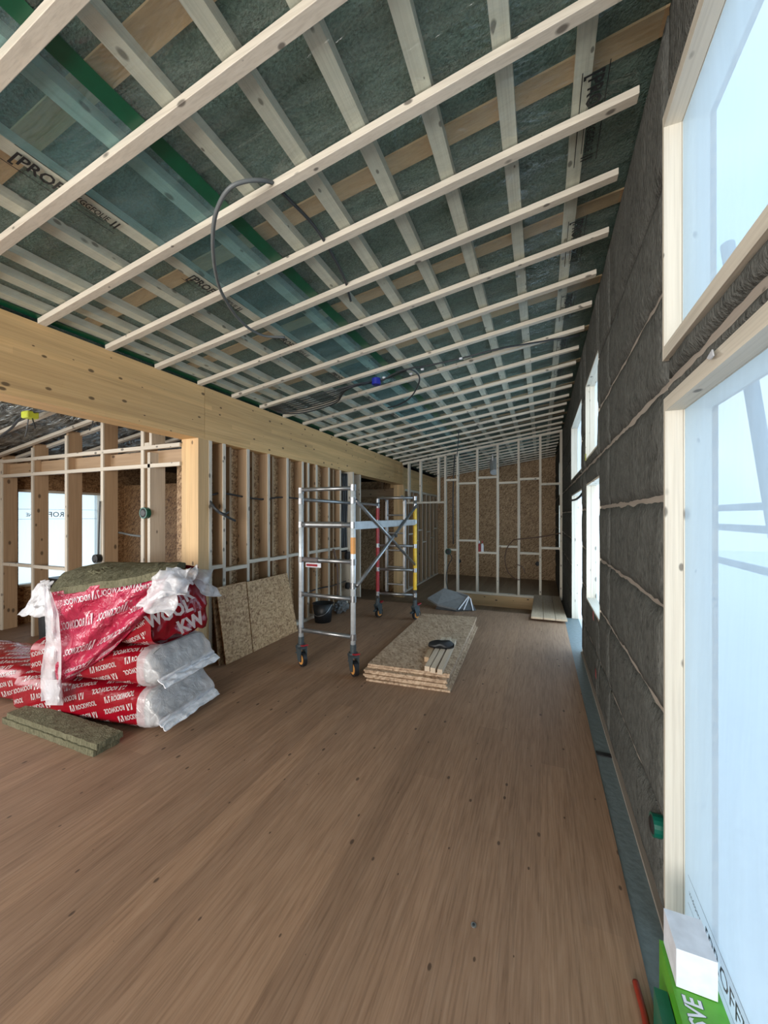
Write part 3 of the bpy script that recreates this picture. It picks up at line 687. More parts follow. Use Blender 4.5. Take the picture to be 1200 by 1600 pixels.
# bottles on a nogging
for i, (px, c, lab) in enumerate([(749, RED, 'red spray bottle standing on a nogging of the far partition'), (753.5, WHITE, 'white slim bottle beside the red one on the far partition')]):
    q = at_y(px, 864, 9.03); q.z = .727; o = tag(empty('bottle', q), lab, 'bottle')
    MB().tube([q, q + Vector((0, 0, .15)), q + Vector((0, 0, .19))], [.03, .03, .012], 12).build('body', c, o); MB().tube([q + Vector((0, 0, .19)), q + Vector((0, 0, .25))], .014, 10).build('cap', WHITE if i == 0 else RED, o)
# lime box on side room ceiling with wires
q = at_c(47, 648, -.03)
o = tag(empty('junction_box', q), 'lime yellow junction box hanging from the side room ceiling', 'junction box')
MB().box(q.x - .06, q.x + .06, q.y - .05, q.y + .05, q.z - .04, q.z + .03).build('housing', YELG, o, bevel=.008)
MB().tube(catmull([q + Vector((-.03, 0, -.04)), q + Vector((-.06, 0, -.15)), q + Vector((-.09, 0, -.22))]), .006, 6).build('wire', DARKC, o)
MB().tube(catmull([q + Vector((.04, 0, -.04)), q + Vector((.07, 0, -.10)), q + Vector((.09, 0, -.15))]), .006, 6).build('wire', DARKC, o)
cable('cable', [q + Vector((-1.2, .2, -.16)), q + Vector((-.6, .1, -.08)), q + Vector((-.05, 0, .01)), q + Vector((.5, .1, .06)), q + Vector((1.1, .2, .14))], .012, DARKC, 'dark cable passing through the lime box under the side room foil')
cable('cable', [at_c(146, 648, .02), at_c(145, 660, -.06), at_c(140, 672, -.05)], .006, DARKC, 'thin hanging wire under the side room foil near the beam')
q = at_y(213.5 + 700, 714, 4.2); q = at_x(914, 714, .41)
tag(MB().box(q.x, q.x + .01, q.y - .02, q.y + .02, q.z - .04, q.z + .03).build('cable_tag', plain('dull_lime', (.3, .3, .08), .6)), 'small lime tag between the second window pair', 'tag')

# ---------------------------------------------------------------- scaffold
sc_ = tag(empty('mobile_scaffold', (-2, 4.4, 0)), 'aluminium mobile scaffold frame on castors with red and yellow rear posts', 'scaffold')
NL, NR, FL_, FR_ = Vector((-2.30, 3.36, 0)), Vector((-1.69, 3.345, 0)), Vector((-2.30, 5.38, 0)), Vector((-1.735, 5.47, 0))
Z = lambda p, z: Vector((p.x, p.y, z))
def mix_(a, b, t): return a + (b - a) * t
for P, top, nm in ((NL, 1.83, 'nl'), (NR, 1.845, 'nr'), (FL_, 1.80, 'fl'), (FR_, 1.83, 'fr')):
    o = MB().tube([Z(P, .255), Z(P, top)], .025, 16).build('post', ALUW if nm[0] == 'n' else ALU, sc_, smooth=True)
    mb = MB()
    for z in (.37, .74, 1.10, 1.46, 1.70, top - .02): MB().tube([Z(P, z - .03), Z(P, z + .03)], .030, 16).build('collar', ALUD, o)
    if nm == 'nr': MB().tube([Z(P, .84), Z(P, .90)], .030, 16).build('collar', ALUD, o)
    if nm == 'fl': MB().tube([Z(P, .34), Z(P, 1.70)], .0275, 16).build('sleeve', RED, o)
    if nm == 'fr': MB().tube([Z(P, .45), Z(P, 1.66)], .0275, 16).build('sleeve', YEL, o)
    if nm == 'nr': MB().tube([Z(P, 1.18), Z(P, 1.34)], .0262, 16).build('sticker', ORANGE, o)
for a, b in ((NL, NR), (FL_, FR_)):
    for z in (.37, .74, 1.10, 1.46, 1.82):
        MB().tube([Z(a, z), Z(b, z)], .021 if z != 1.46 else .026, 12).build('rung', ALUD, sc_, smooth=True)
MB().bar(Z(NR, 1.455), Z(FR_, 1.455), .03, .085).build('platform_beam', ALU, sc_, bevel=.004)
MB().tube([mix_(Z(NL, 1.46), Z(NR, 1.46), .12), mix_(Z(NL, 1.46), Z(NR, 1.46), .82)], .033, 12).build('hook_tube', ALUD, sc_)
MB().tube([Z(NL, 1.72), Z(FL_, 1.715)], .02, 12).build('guard_rail', ALUD, sc_, smooth=True)
MB().tube([Z(NR, 1.70) + Vector((.03, 0, 0)), Z(FR_, .82) + Vector((.0, 0, 0))], .019, 12).build('brace', ALUD, sc_, smooth=True)
MB().tube([Z(NR, .87) + Vector((.04, 0, 0)), Z(FR_, 1.70) + Vector((.02, 0, 0))], .019, 12).build('brace', ALUD, sc_, smooth=True)
pm = mix_(Z(NR, .87), Z(FR_, 1.70), .52)
MB().tube([pm + Vector((-.02, 0, 0)), pm + Vector((.07, 0, 0))], .018, 10).build('pivot_bolt', DARKC, sc_)
q = mix_(Z(NL, 1.04), Z(NR, 1.04), .25)
lb = MB().box(q.x - .09, q.x + .09, q.y - .006, q.y - .002, q.z - .015, q.z + .03).build('warning_label', WHITE, sc_)
MB().box(q.x - .08, q.x + .05, q.y - .009, q.y - .0061, q.z - .005, q.z + .018).build('red_print', RED, lb)
MB().tube([mix_(Z(NL, 1.10), Z(NR, 1.10), .05), mix_(Z(NL, 1.10), Z(NR, 1.10), .35)], .025, 12).build('grip', plain('dull_brown', (.14, .12, .12), .5), sc_)
def castor(P, ang):
    o = empty('castor', P); o.parent = sc_; o.matrix_parent_inverse = Matrix.Translation(sc_.location).inverted()
    d = Vector((math.cos(ang), math.sin(ang), 0)); s = Vector((-d.y, d.x, 0)); c = Z(P, .075) + d * .03
    w = MB().tube([c - s * .019, c + s * .019], .074, 28).build('wheel', BLACK, o)
    MB().tube([c - s * .022, c + s * .022], .052, 24).build('hub', ORANGE, w); MB().tube([c - s * .025, c + s * .025], .016, 12).build('axle', ALUD, w)
    mb = MB()
    for k in (-1, 1):
        f0 = c + s * .034 * k; u = Z(P, .20) + s * .034 * k
        mb.hexa([f0 - d * .025 - s * .005 + Vector((0, 0, -.02)), f0 + d * .025 - s * .005 + Vector((0, 0, -.02)), f0 + d * .025 + s * .005 + Vector((0, 0, -.02)), f0 - d * .025 + s * .005 + Vector((0, 0, -.02)),
                 u - d * .05 - s * .005, u + d * .06 - s * .005, u + d * .06 + s * .005, u - d * .05 + s * .005])
    mb.bar(Z(P, .195) - d * .05, Z(P, .195) + d * .06, .078, .02); mb.tube([Z(P, .20), Z(P, .225)], .045, 16)
    mb.build('fork', TEAL, o)
    MB().tube([Z(P, .21), Z(P, .30)], .030, 14).build('stem', TEAL, o)
    MB().bar(Z(P, .215) + d * .03, Z(P, .235) + d * .11, .05, .012).build('brake_pedal', RED, o)
    MB().bar(Z(P, .13) - d * .05, Z(P, .11) - d * .09, .04, .012).build('release_pedal', TEAL, o)
castor(NL, -.5); castor(NR, -.7); castor(FL_, 1.3); castor(FR_, 1.1)
# ladder hung on the rear frame
ld = tag(empty('ladder', (-2, 5.6, .33)), 'narrow aluminium ladder hung upright on the rear scaffold frame', 'ladder')
a, b = at_y(604, 860, 5.62), at_y(632, 860, 5.62)
for q in (a, b): box('rail', ALU, (q.x - .015, q.x + .015, 5.60, 5.66, .36, 1.80), ld)
for py in (805, 833, 860, 886, 913):
    z = at_y(618, py, 5.62).z; MB().tube([(a.x, 5.63, z), (b.x, 5.63, z)], .014, 10).build('rung', ALUD, ld)
MB().tube(catmull([(a.x, 5.6, 1.78), (a.x, 5.5, 1.84), (a.x, 5.41, 1.835)]), .01, 8).build('hook', ALUD, ld); MB().tube(catmull([(b.x, 5.6, 1.78), (b.x, 5.53, 1.85), (b.x, 5.46, 1.845)]), .01, 8).build('hook', ALUD, ld)

# ---------------------------------------------------------------- boards and sheets
base = [Vector((-1.548, 3.307, 0)), Vector((-.765, 3.362, 0)), Vector((-.84, 5.44, 0)), Vector((-1.60, 5.34, 0))]
ctr = sum(base, Vector()) / 4; z = 0
NM = ['bottom sheet', 'second sheet from the floor', 'third sheet from the floor', 'fourth sheet from the floor', 'fifth sheet from the floor', 'sixth sheet from the floor', 'top sheet']
offs = [(.03, -.03), (.0, .0), (-.012, -.01), (-.004, .012), (-.01, .0), (.004, .055), (.006, .06)]
for i in range(7):
    dx, dy = offs[i]; q = [v + Vector((dx, dy, z)) for v in base]
    o = MB().hexa(q + [v + Vector((0, 0, .0175)) for v in q]).build('particle_board', OSBP)
    tag(o, f'particle board sheet in the pile beyond the scaffold, {NM[i]}', 'board', 'particle boards in the pile'); z += .0182
# four short battens on the pile
zt = z
ends = [((-.963, 3.40), (-1.018, 4.29)), ((-.905, 3.385), (-.962, 4.31)), ((-.838, 3.375), (-.898, 4.27)), ((-1.03, 3.62), (-1.078, 4.16))]
LB = ['leftmost pale one', 'second pale one from the left', 'rightmost pale one', 'darker one at the back left']
for i, (a, b) in enumerate(ends):
    o = MB().bar((a[0], a[1], zt + .0235), (b[0], b[1], zt + .0235), .046, .045).build('short_batten', TY if i == 3 else PLK2)
    tag(o, f'short squared timber lying on the particle board pile, {LB[i]}', 'timber', 'timbers on the board pile')
mb = MB()
for k in range(7):
    t_ = k / 6; c = Vector((-1.08 + .24 * t_, 3.92 + .06 * math.sin(5 * t_) + .05 * t_, zt + .058 + .012 * math.sin(9 * t_)))
def glove(u, v):
    a = 2 * PI * u; t_ = v; c = Vector((-1.09 + .25 * t_, 3.93 + .05 * t_, zt + .070)); r = .056 * (math.sin(PI * min(1, max(0, .04 + .92 * t_))) ** .4)
    nn = 1 + .5 * noise.noise(Vector((c.x * 14, a * 1.2, 3)))
    return c + Vector((0, math.cos(a) * r * 1.3 * nn, math.sin(a) * r * .85 * nn))
tag(mb.grid(16, 14, glove).build('work_glove', BLACK, smooth=True), 'crumpled black work glove lying over the short timbers on the pile', 'glove')

# leaning sheets
def lean(y0, y1, y0t, y1t, h, xb, xt, m, label, th=.012):
    v = [(xb, y0, 0), (xb, y1, 0), (xt, y1t, h), (xt, y0t, h)]
    o = MB().hexa([v[0], v[1], (xb - th, y1, 0), (xb - th, y0, 0), v[3], v[2], (xt - th, y1t, h), (xt - th, y0t, h)]).build('particle_board', m)
    return tag(o, label, 'board')
lean(3.08, 3.475, 3.04, 3.47, .80, -3.03, -3.125, OSBL, 'narrow particle board leaning on the left stud wall, nearest the post')
lean(3.49, 4.35, 3.48, 4.24, .79, -3.03, -3.12, OSBL, 'wide particle board leaning on the left stud wall, right of the narrow one')
lean(3.03, 3.3, 3.02, 3.35, .78, -3.08, -3.16, OSBD, 'dark particle board offcut leaning behind the narrow sheet')

# three planks bridging the gap
for i, (a, b, c, d) in enumerate([(-.135, .03, -.135, .035), (.035, .195, .04, .215), (.20, .352, .22, .372)]):
    v = [(a, 6.07, 0), (b, 6.07, 0), (d, 9.0, -.207), (c, 9.0, -.207)]
    v = [(v[0][0], 6.07, .002), (v[1][0], 6.07, .002), (v[2][0], 9.02, -.204), (v[3][0], 9.02, -.204)]
    # the planks rest on the deck edge and on the partition's plate
    def zz(y): return .004 if y <= 6.47 else .004
    o = MB().hexa([(v[0][0], 6.07, .034), (v[1][0], 6.07, .034), (v[2][0], 9.0, -.202), (v[3][0], 9.0, -.202), (v[0][0], 6.07, .064), (v[1][0], 6.07, .064), (v[2][0], 9.0, -.168), (v[3][0], 9.0, -.168)]).build('plank', PLK, bevel=.003)
    tag(o, f'pale plank of the three-plank bridge beside the window wall, {["left", "middle", "right"][i]} one', 'plank', 'planks bridging the floor gap')

# grey folded step by the floor edge
gs = tag(empty('grey_bin', (-1.4, 6.4, 0)), 'dark grey plastic bin with ribbed open end lying on its side at the floor edge', 'bin')
def P3(px, py, y): return at_y(px, py, y)
A = [P3(668, 937, 6.42), P3(683, 945, 6.25), P3(712, 953, 6.22), P3(716, 950, 6.2)]
top = [P3(668, 934, 6.30), P3(694, 919, 6.55), P3(732, 930, 6.55), P3(713, 951, 6.18), P3(683, 944, 6.2)]
mb = MB(); lo = [v - Vector((0, 0, .03)) for v in top]; n = len(top)
mb.add(top + lo, [tuple(range(n)), tuple(reversed(range(n, 2 * n)))] + [(i, n + i, n + (i + 1) % n, (i + 1) % n) for i in range(n)])
mb.build('lid', GREYP, gs)
fr0, fr1 = P3(713, 952, 6.18), P3(744, 954, 6.35); bk0, bk1 = P3(732, 931, 6.50), P3(736, 935, 6.45)
mb = MB().add([P3(683, 945.5, 6.21), fr0, fr1, bk0, P3(694, 921, 6.56), Vector((-1.62, 6.22, .002)), Vector((-1.27, 6.19, .002)), Vector((-1.0, 6.37, .002)), Vector((-1.1, 6.44, .002)), Vector((-1.65, 6.44, .002))],
              [(0, 1, 6, 5), (1, 2, 7, 6), (2, 3, 8, 7), (3, 4, 9, 8), (4, 0, 5, 9), (5, 6, 7, 8, 9), (1, 3, 2)])
mb.build('body', plain('dark_grey_plastic', (.06, .065, .07), .5), gs)
for t_ in (.12, .38, .85):
    a = mix_(bk0, bk1, t_) ; b = mix_(fr0, fr1, t_)
    MB().bar(a + Vector((.0, -.02, 0)), b + Vector((0, -.015, .0)), .012, .014).build('rib', WHITE, gs)

# bucket and scrap by the left wall
bk = tag(empty('bucket', (-2.96, 4.86, 0)), 'black builder bucket with wire handle standing behind the scaffold', 'bucket')
c = Vector((-2.96, 4.88, 0))
MB().tube([c + Vector((0, 0, .002)), c + Vector((0, 0, .27))], [.118, .15], 28, cap=False).add([], []).build('wall', BLACK, bk, smooth=True, solid=.004)
MB().tube([c + Vector((0, 0, .001)), c + Vector((0, 0, .008))], .117, 28).build('bottom', BLACK, bk)
MB().tube([c + Vector((.153 * math.cos(a), .153 * math.sin(a), .268)) for a in [2 * PI * k / 28 for k in range(29)]], .006, 6).build('rim', BLACK, bk)
MB().tube(catmull([c + Vector((-.15, 0, .26)), c + Vector((-.11, -.12, .17)), c + Vector((0, -.17, .12)), c + Vector((.11, -.12, .15)), c + Vector((.15, 0, .26))]), .0035, 6).build('handle', ALUD, bk)
def crumple(name, c, rx, ry, rz, m, seed, label, cat, amp=.45, fr=3.0, parent=None):
    mb = MB()
    def fn(u, v):
        a, b = 2 * PI * u, PI * v; d = Vector((math.sin(b) * math.cos(a), math.sin(b) * math.sin(a), math.cos(b)))
        k = 1 + amp * noise.noise(d * fr + Vector((seed, 0, 0))) + amp * .4 * noise.noise(d * fr * 3 + Vector((seed, 5, 0)))
        return Vector(c) + Vector((d.x * rx * k, d.y * ry * k, max(-rz * .98, d.z * rz * k)))
    o = mb.grid(28, 18, fn).build(name, m, parent, smooth=False)
    if label: tag(o, label, cat)
    return o
crumple('plastic_bundle', (-2.97, 5.45, .10), .10, .16, .10, GREYP, 3, 'small crumpled grey plastic bundle on the floor behind the bucket', 'plastic scrap')

# ---------------------------------------------------------------- insulation packs
def section(Wd, Hh, p=4.0, N=96):
    raw = []
    for i in range(720):
        a = -PI / 2 + PI / 4 * 0 + 2 * PI * i / 720; cx, cz = math.cos(a), math.sin(a)
        k = (abs(cx) ** p + abs(cz) ** p) ** (-1 / p); raw.append((-cx * k * Wd / 2, cz * k * Hh / 2 + Hh / 2))
    # start bottom centre going to front (-y), up, over the top
    L = [0]
    for i in range(720):
        a, b = raw[i], raw[(i + 1) % 720]; L.append(L[-1] + math.hypot(b[0] - a[0], b[1] - a[1]))
    def P(s):
        s = s % L[-1]; lo, hi = 0, 720
        while hi - lo > 1:
            mid = (lo + hi) // 2
            if L[mid] <= s: lo = mid
            else: hi = mid
        t_ = (s - L[lo]) / max(1e-9, L[lo + 1] - L[lo]); a, b = raw[lo], raw[(lo + 1) % 720]
        return a[0] + (b[0] - a[0]) * t_, a[1] + (b[1] - a[1]) * t_, (b[0] - a[0], b[1] - a[1])
    return P, L[-1]
def pack(loc, length, Wd, Hh, label, seed, ang=.22, rotz=0, end=True, part2=''):
    """wool pack: wrap is a closed tube of superellipse section; x=0 is the right end, body runs to -x"""
    root = tag(empty('insulation_pack', loc), label, 'insulation pack', 'red wrapped insulation packs')
    P, LL = section(Wd, Hh)
    def surf(x, s, off=0.0):
        y, z, d = P(s); l = math.hypot(*d) or 1; nx = (-d[1] / l, d[0] / l)  # outward
        wr = .010 * noise.noise(Vector((x * 5, s * 9, seed))) + .005 * noise.noise(Vector((x * 16, s * 16, seed)))
        tap = 1.0; xe = max(0, x + .06) / .06
        sag = 1 - .035 * xe * xe
        cz = Hh / 2
        y2 = y * sag; z2 = cz + (z - cz) * sag
        o_ = off + wr
        y2 += nx[0] * -o_ * -1 * (1 if nx[0] * y >= 0 else -1) if False else (1 if y > 0 else -1) * abs(nx[0]) * o_
        z2 += (1 if z > cz else -1) * abs(nx[1]) * (o_ if z > cz else off)
        c_, s_ = math.cos(rotz), math.sin(rotz)
        return (x * c_ - y2 * s_ + loc[0], x * s_ + y2 * c_ + loc[1], z2 + loc[2])
    nS, nX = 72, int(length / .03)
    MB().grid(nX, nS, lambda u, v: surf(-length + length * u, LL * v)).build('wrapper', RPLAST, root, smooth=True)
    mb = MB(); c_, s_ = math.cos(rotz), math.sin(rotz)
    ws = [(Wd * .47, .012), (Wd * .47, Hh * .93)]
    # print
    pr = MB(); g = text_mesh('ROCKWOOL', .035); h = .036; wl = .19; ws_ = wl / (h * g[2])
    bnd = (-length + .01, -.035, LL * .13, LL * .62)
    fn = lambda u, v: surf(u, v, .0022)
    row = 0; v0 = -.5
    ca, sa = math.cos(ang), math.sin(ang)
    for r in range(-14, 26):
        for k in range(-8, 14):
            a = -length + .33 * k + (.13 * (r % 3)); b = LL * .1 + .082 * r
            u = -length + (a + length) * ca - b * sa * .0; vv = b + (a + length) * sa
            if u > 0 or u < -length - .3 or vv > LL * .66 or vv < LL * .08: continue
            if r % 2:
                put(pr, g, fn, h, u + wl * ca, vv + wl * sa + h, ang + PI, ws_, bounds=bnd)
                put(pr, LOGO, fn, .046, u + (wl + .065) * ca, vv + (wl + .065) * sa + h, ang + PI, bounds=bnd)
            else:
                put(pr, g, fn, h, u, vv, ang, ws_, bounds=bnd); put(pr, LOGO, fn, .046, u - .06 * ca, vv - .06 * sa - .004, ang, bounds=bnd)
    pr.build('printed_lettering', PRINT, root, recalc=False)
    if end:
        # wool seen through the clear end
        b = MB(); 
        def wfn(u, v):
            y, z, d = P(LL * v); f_ = .93
            x = -.05 + .085 * u; y *= f_; z = Hh / 2 + (z - Hh / 2) * f_
            return (x * c_ - y * s_ + loc[0], x * s_ + y * c_ + loc[1], z + loc[2])
        b.grid(3, 60, wfn); ring = [3 + 4 * j for j in range(60)]; b.f.append(tuple(ring))
        b.build('wool_core', plain('end_wool_grey', (.33, .34, .33), .9, nz=.4), root)
        # clear gathered end: full section narrowing to a flat flap
        def efn(u, v):
            y, z, d = P(LL * v); x = -.05 + .19 * u
            k = 1 if u < .35 else 1 - .86 * ((u - .35) / .65) ** 1.15
            zz = Hh / 2 + (z - Hh / 2) * k * 1.02 - .055 * max(0, u - .4) / .6
            yy = y * (1.015 - .02 * u); w_ = min(1, u * 4)
            v3 = Vector((x * 14, yy * 14, zz * 14 + seed))
            x += .014 * w_ * noise.noise(v3); zz += .014 * w_ * noise.noise(v3 * 1.3); yy += .010 * w_ * noise.noise(v3 * 1.3)
            zz = max(zz, .004)
            return (x * c_ - yy * s_ + loc[0], x * s_ + yy * c_ + loc[1], zz + loc[2])
        b = MB().grid(16, 64, efn); b.f.append(tuple(16 + 17 * j for j in range(64)))
        b.build('clear_end_wrap', CLEARW, root, smooth=True)
        # white folded flap along the seam
        def ffn(u, v):
            y = (v - .5) * Wd * .98; x = .115 + .075 * u + .012 * noise.noise(Vector((y * 14, u * 3, seed))); z = Hh * .30 - .05 * u + .016 * noise.noise(Vector((y * 11, u * 4, seed + 3)))
            z = max(z, .01)
            return (x * c_ - y * s_ + loc[0], x * s_ + y * c_ + loc[1], z + loc[2])
        MB().grid(8, 40, ffn).build('end_flap', plain('milky_plastic', (.80, .82, .87), .3, nz=.6, ns=30), root, solid=.006)
    return root
RZ = .16
pack((-2.66, 2.17, 0.0), 1.22, .60, .305, 'lowest red wool pack of the stack, right column, clear end facing the scaffold', 1.0, .30, RZ)
pack((-2.66, 2.17, .305), 1.04, .60, .29, 'middle red wool pack of the stack, under the opened top pack', 4.0, .30, RZ)
pack((-3.93, 2.06, 0.0), 1.22, .60, .30, 'red wool pack lying at the far left, left of the stacked ones', 9.0, .30, .12, end=False)
tp = pack((-2.60, 2.16, .595), .86, .58, .45, 'opened topmost red wool pack with the torn clear sheet hanging from it', 6.0, .45, RZ + .02, end=False)
# its torn open end: crumpled clear plastic hood and points
def hood(name, P_, m, seed, amp=.02, nu=22, nv=22, parent=tp, solid=.002):
    """bilinear patch through four corners with crumple; P_ = [bl, br, tr, tl]"""
    P_ = [Vector(p) for p in P_]; mb = MB()
    nrm = (P_[1] - P_[0]).cross(P_[3] - P_[0]).normalized()
    def fn(u, v):
        q = (P_[0] * (1 - u) + P_[1] * u) * (1 - v) + (P_[3] * (1 - u) + P_[2] * u) * v
        d = amp * noise.noise(q * 9 + Vector((seed, 0, 0))) + amp * .5 * noise.noise(q * 22 + Vector((seed, 3, 0)))
        bulge = .02 * math.sin(PI * u) * math.sin(PI * v)
        e = Vector((noise.noise(q * 12 + Vector((0, seed, 0))), 0, noise.noise(q * 12 + Vector((0, 0, seed))))) * .032
        return q + nrm * (d + bulge) + e
    return mb.grid(nu, nv, fn).build(name, m, parent, smooth=True, solid=solid)
EX = -2.56
hood('torn_point', [at_x(300, 912, EX), at_x(318, 930, EX + .08), at_x(346, 933, EX + .05), at_x(310, 890, EX - .05)], CLEARW, 5.0, .03, 14, 14)
hood('torn_point', [at_x(298, 905, EX), at_x(325, 915, EX + .06), at_x(334, 893, EX), at_x(306, 888, EX - .05)], CLEARW, 7.0, .03, 14, 14)
hood('clear_top_fold', [at_y(214, 948, 1.70), at_y(270, 962, 1.74), at_y(296, 886, 1.90), at_y(248, 888, 1.74)], CLEARW, 3.0, .06)
hood('clear_top_fold', [at_y(246, 932, 1.69), at_y(292, 930, 1.80), at_y(312, 886, 2.0), at_y(262, 886, 1.78)], CLEARW, 13.0, .07)
# big lettering on the torn right end
mb = MB()
def efn2(u, v): return (EX + .02 - .0 * u + .012 * noise.noise(Vector((u * 9, v * 9, 1))), 1.90 + u, .60 + v)
hood('red_end_panel', [at_x(238, 1003, EX - .02), at_x(324, 978, EX - .01), at_x(318, 897, EX - .03), at_x(240, 915, EX - .04)], RPLAST, 11.0, .008)
g = text_mesh('WOOL', .05); pe = MB()
def on_end(u, v):
    q = at_x(232 + u, 982 - v, EX + .085); return (q.x, q.y, q.z)
put(pe, g, on_end, 20, 0, 0, .40, .85); put(pe, text_mesh('KW', .05), on_end, 20, 52, -8, .45, .9); put(pe, text_mesh('R', .05), on_end, 18, 60, 42, .5, .9); put(pe, text_mesh('N', .05), on_end, 14, 60, 64, .5, .9)
pe.build('large_lettering', PRINT, tp, recalc=False, solid=.002)

# torn printed sheet hanging over the front
LE = [(78, 926), (84, 960), (88, 1010), (86, 1050), (90, 1070)]
RE = [(268, 896), (252, 925), (222, 968), (172, 1020), (112, 1062)]
def lerp_poly(Pl, t_):
    k = min(len(Pl) - 2, int(t_ * (len(Pl) - 1))); f_ = t_ * (len(Pl) - 1) - k
    return Pl[k][0] + (Pl[k + 1][0] - Pl[k][0]) * f_, Pl[k][1] + (Pl[k + 1][1] - Pl[k][1]) * f_
def drape(u, v, off=0.0):
    a, b = lerp_poly(LE, v), lerp_poly(RE, v); px = a[0] + (b[0] - a[0]) * u; py = a[1] + (b[1] - a[1]) * u + 10 * math.sin(PI * u) * math.sin(PI * v)
    yb = 1.80 + .03 * (1 - v) - .0 * u - .13 * (1 - u)
    fold = .030 * math.sin(13 * (u * .9 + v * 1.2)) * math.sin(PI * min(1, v + .15)) + .02 * noise.noise(Vector((px * .05, py * .05, 2))) + .008 * noise.noise(Vector((px * .15, py * .15, 2)))
    return at_y(px, py, yb + fold - off)
ds = tag(empty('torn_wrapper', at_y(150, 1050, 1.7)), 'torn pink-and-clear printed plastic sheet hanging over the front of the packs', 'plastic sheet')
MB().grid(60, 50, lambda u, v: drape(u, v)).build('printed_sheet', PINKW, ds, smooth=True)
pr = MB(); g = text_mesh('ROCKWOOL', .03)
cells = [(.10, .16, .30), (.42, .12, .34), (.72, .15, .26), (.06, .38, .30), (.42, .34, .30), (.76, .36, .2), (.10, .60, .36), (.52, .56, .38), (.18, .80, .45), (.72, .74, .22), (.3, .92, .5)]
for i, (u0, v0, w_) in enumerate(cells):
    sc2 = 1 + .9 * v0
    put(pr, g, lambda a, b: drape(min(.985, a), max(0, min(1, v0 - b)), .004), .062, u0, 0.0, .10, w_ * .8 / (.062 * g[2]), mirror=True)
    put(pr, LOGO, lambda a, b: drape(min(.985, a), max(0, min(1, v0 - b)), .004), .085, u0 + w_ * .84, .02, .10, .75)
pr.build('printed_lettering', plain('pale_print', (.72, .60, .66), .3), ds, recalc=False)
# clear left margin of the sheet
def margin(u, v):
    L0 = [(68, 912), (70, 950), (72, 1000), (64, 1045), (64, 1096)]; L1 = [(80, 925), (92, 960), (96, 1010), (96, 1052), (92, 1090)]
    a, b = lerp_poly(L0, v), lerp_poly(L1, v); px = a[0] + (b[0] - a[0]) * u; py = a[1] + (b[1] - a[1]) * u
    return at_y(px, py, 1.645 + .03 * v + .03 * noise.noise(Vector((px * .1, py * .05, 8))) + .012 * math.sin(u * 9))
MB().grid(12, 50, margin).build('clear_margin', CLEARW, ds, smooth=False, solid=.003)
def bag_tail(u, v):
    a = 2 * PI * u; px = 84 + 16 * math.cos(a) * (.8 + .3 * noise.noise(Vector((a, v * 4, 1)))); py = 1062 + 40 * v
    return at_y(px, py, 1.69 - .05 * math.sin(a))
MB().grid(16, 12, bag_tail).build('clear_tail', CLEARW, ds)
# clear wing sticking out at the left
wing = [at_y(31, 962, 1.75), at_y(78, 966, 1.70), at_y(80, 905, 1.86), at_y(66, 906, 1.95)]
hood('clear_wing', wing, CLEARW, 8.0, .03, 20, 20, parent=ds)

# wool slab on top, sagging left
FEDGE = [at_y(76, 934, 1.72), at_y(100, 928, 1.72), at_y(150, 921, 1.73), at_y(200, 915, 1.74), at_y(245, 905, 1.78), at_y(275, 897, 1.86)]
BEDGE = [at_y(104, 902, 2.2), at_y(130, 892, 2.3), at_y(165, 886, 2.4), at_y(210, 887, 2.45), at_y(250, 888, 2.5), at_y(290, 890, 2.55)]
def slabtop(u, v, th=0.0):
    k = min(4, int(u * 5)); f_ = u * 5 - k
    a = FEDGE[k] + (FEDGE[k + 1] - FEDGE[k]) * f_; b = BEDGE[k] + (BEDGE[k + 1] - BEDGE[k]) * f_
    q = a + (b - a) * v; q.z += .025 * math.sin(PI * v) + .012 * noise.noise(Vector((q.x * 5, q.y * 5, 3)))
    q.x += .01 * noise.noise(Vector((q.x * 9, q.y * 9, 9))); q.y += .012 * noise.noise(Vector((q.x * 12, q.z * 9, 4)))
    q.z += th + (.006 * noise.noise(Vector((q.x * 30, q.y * 30, 3))) if th else 0)
    return q
mb = MB().grid(40, 20, lambda u, v: slabtop(u, v, .05)); n = len(mb.v)
mb.grid(40, 20, lambda u, v: slabtop(u, v, 0))
bd = [i for i in range(41)] + [41 * j + 40 for j in range(1, 21)] + [41 * 20 + i for i in range(39, -1, -1)] + [41 * j for j in range(19, 0, -1)]
for k in range(len(bd)): a, b = bd[k], bd[(k + 1) % len(bd)]; mb.f.append((a, b, b + n, a + n))
tag(mb.build('insulation_slab', WOOLG, smooth=False), 'grey-green wool slab draped over the top of the pack stack', 'insulation slab')
WC = at_y(162, 897, 1.98)
crumple('wool_chunk', (WC.x, WC.y, WC.z), .13, .10, .045, WOOLG, 2, 'torn chunk of grey-green wool lying on the top slab', 'insulation chunk', .4, 2.4)
# red scrap behind
hood2 = MB().grid(10, 4, lambda u, v: at_y(255 + 55 * u, 886 - 4 * math.sin(PI * u) + 6 * v, 2.5)).build('wrapper_scrap', RPLAST, solid=.004)
tag(hood2, 'red wrapper edge showing behind the top wool slab', 'plastic scrap')

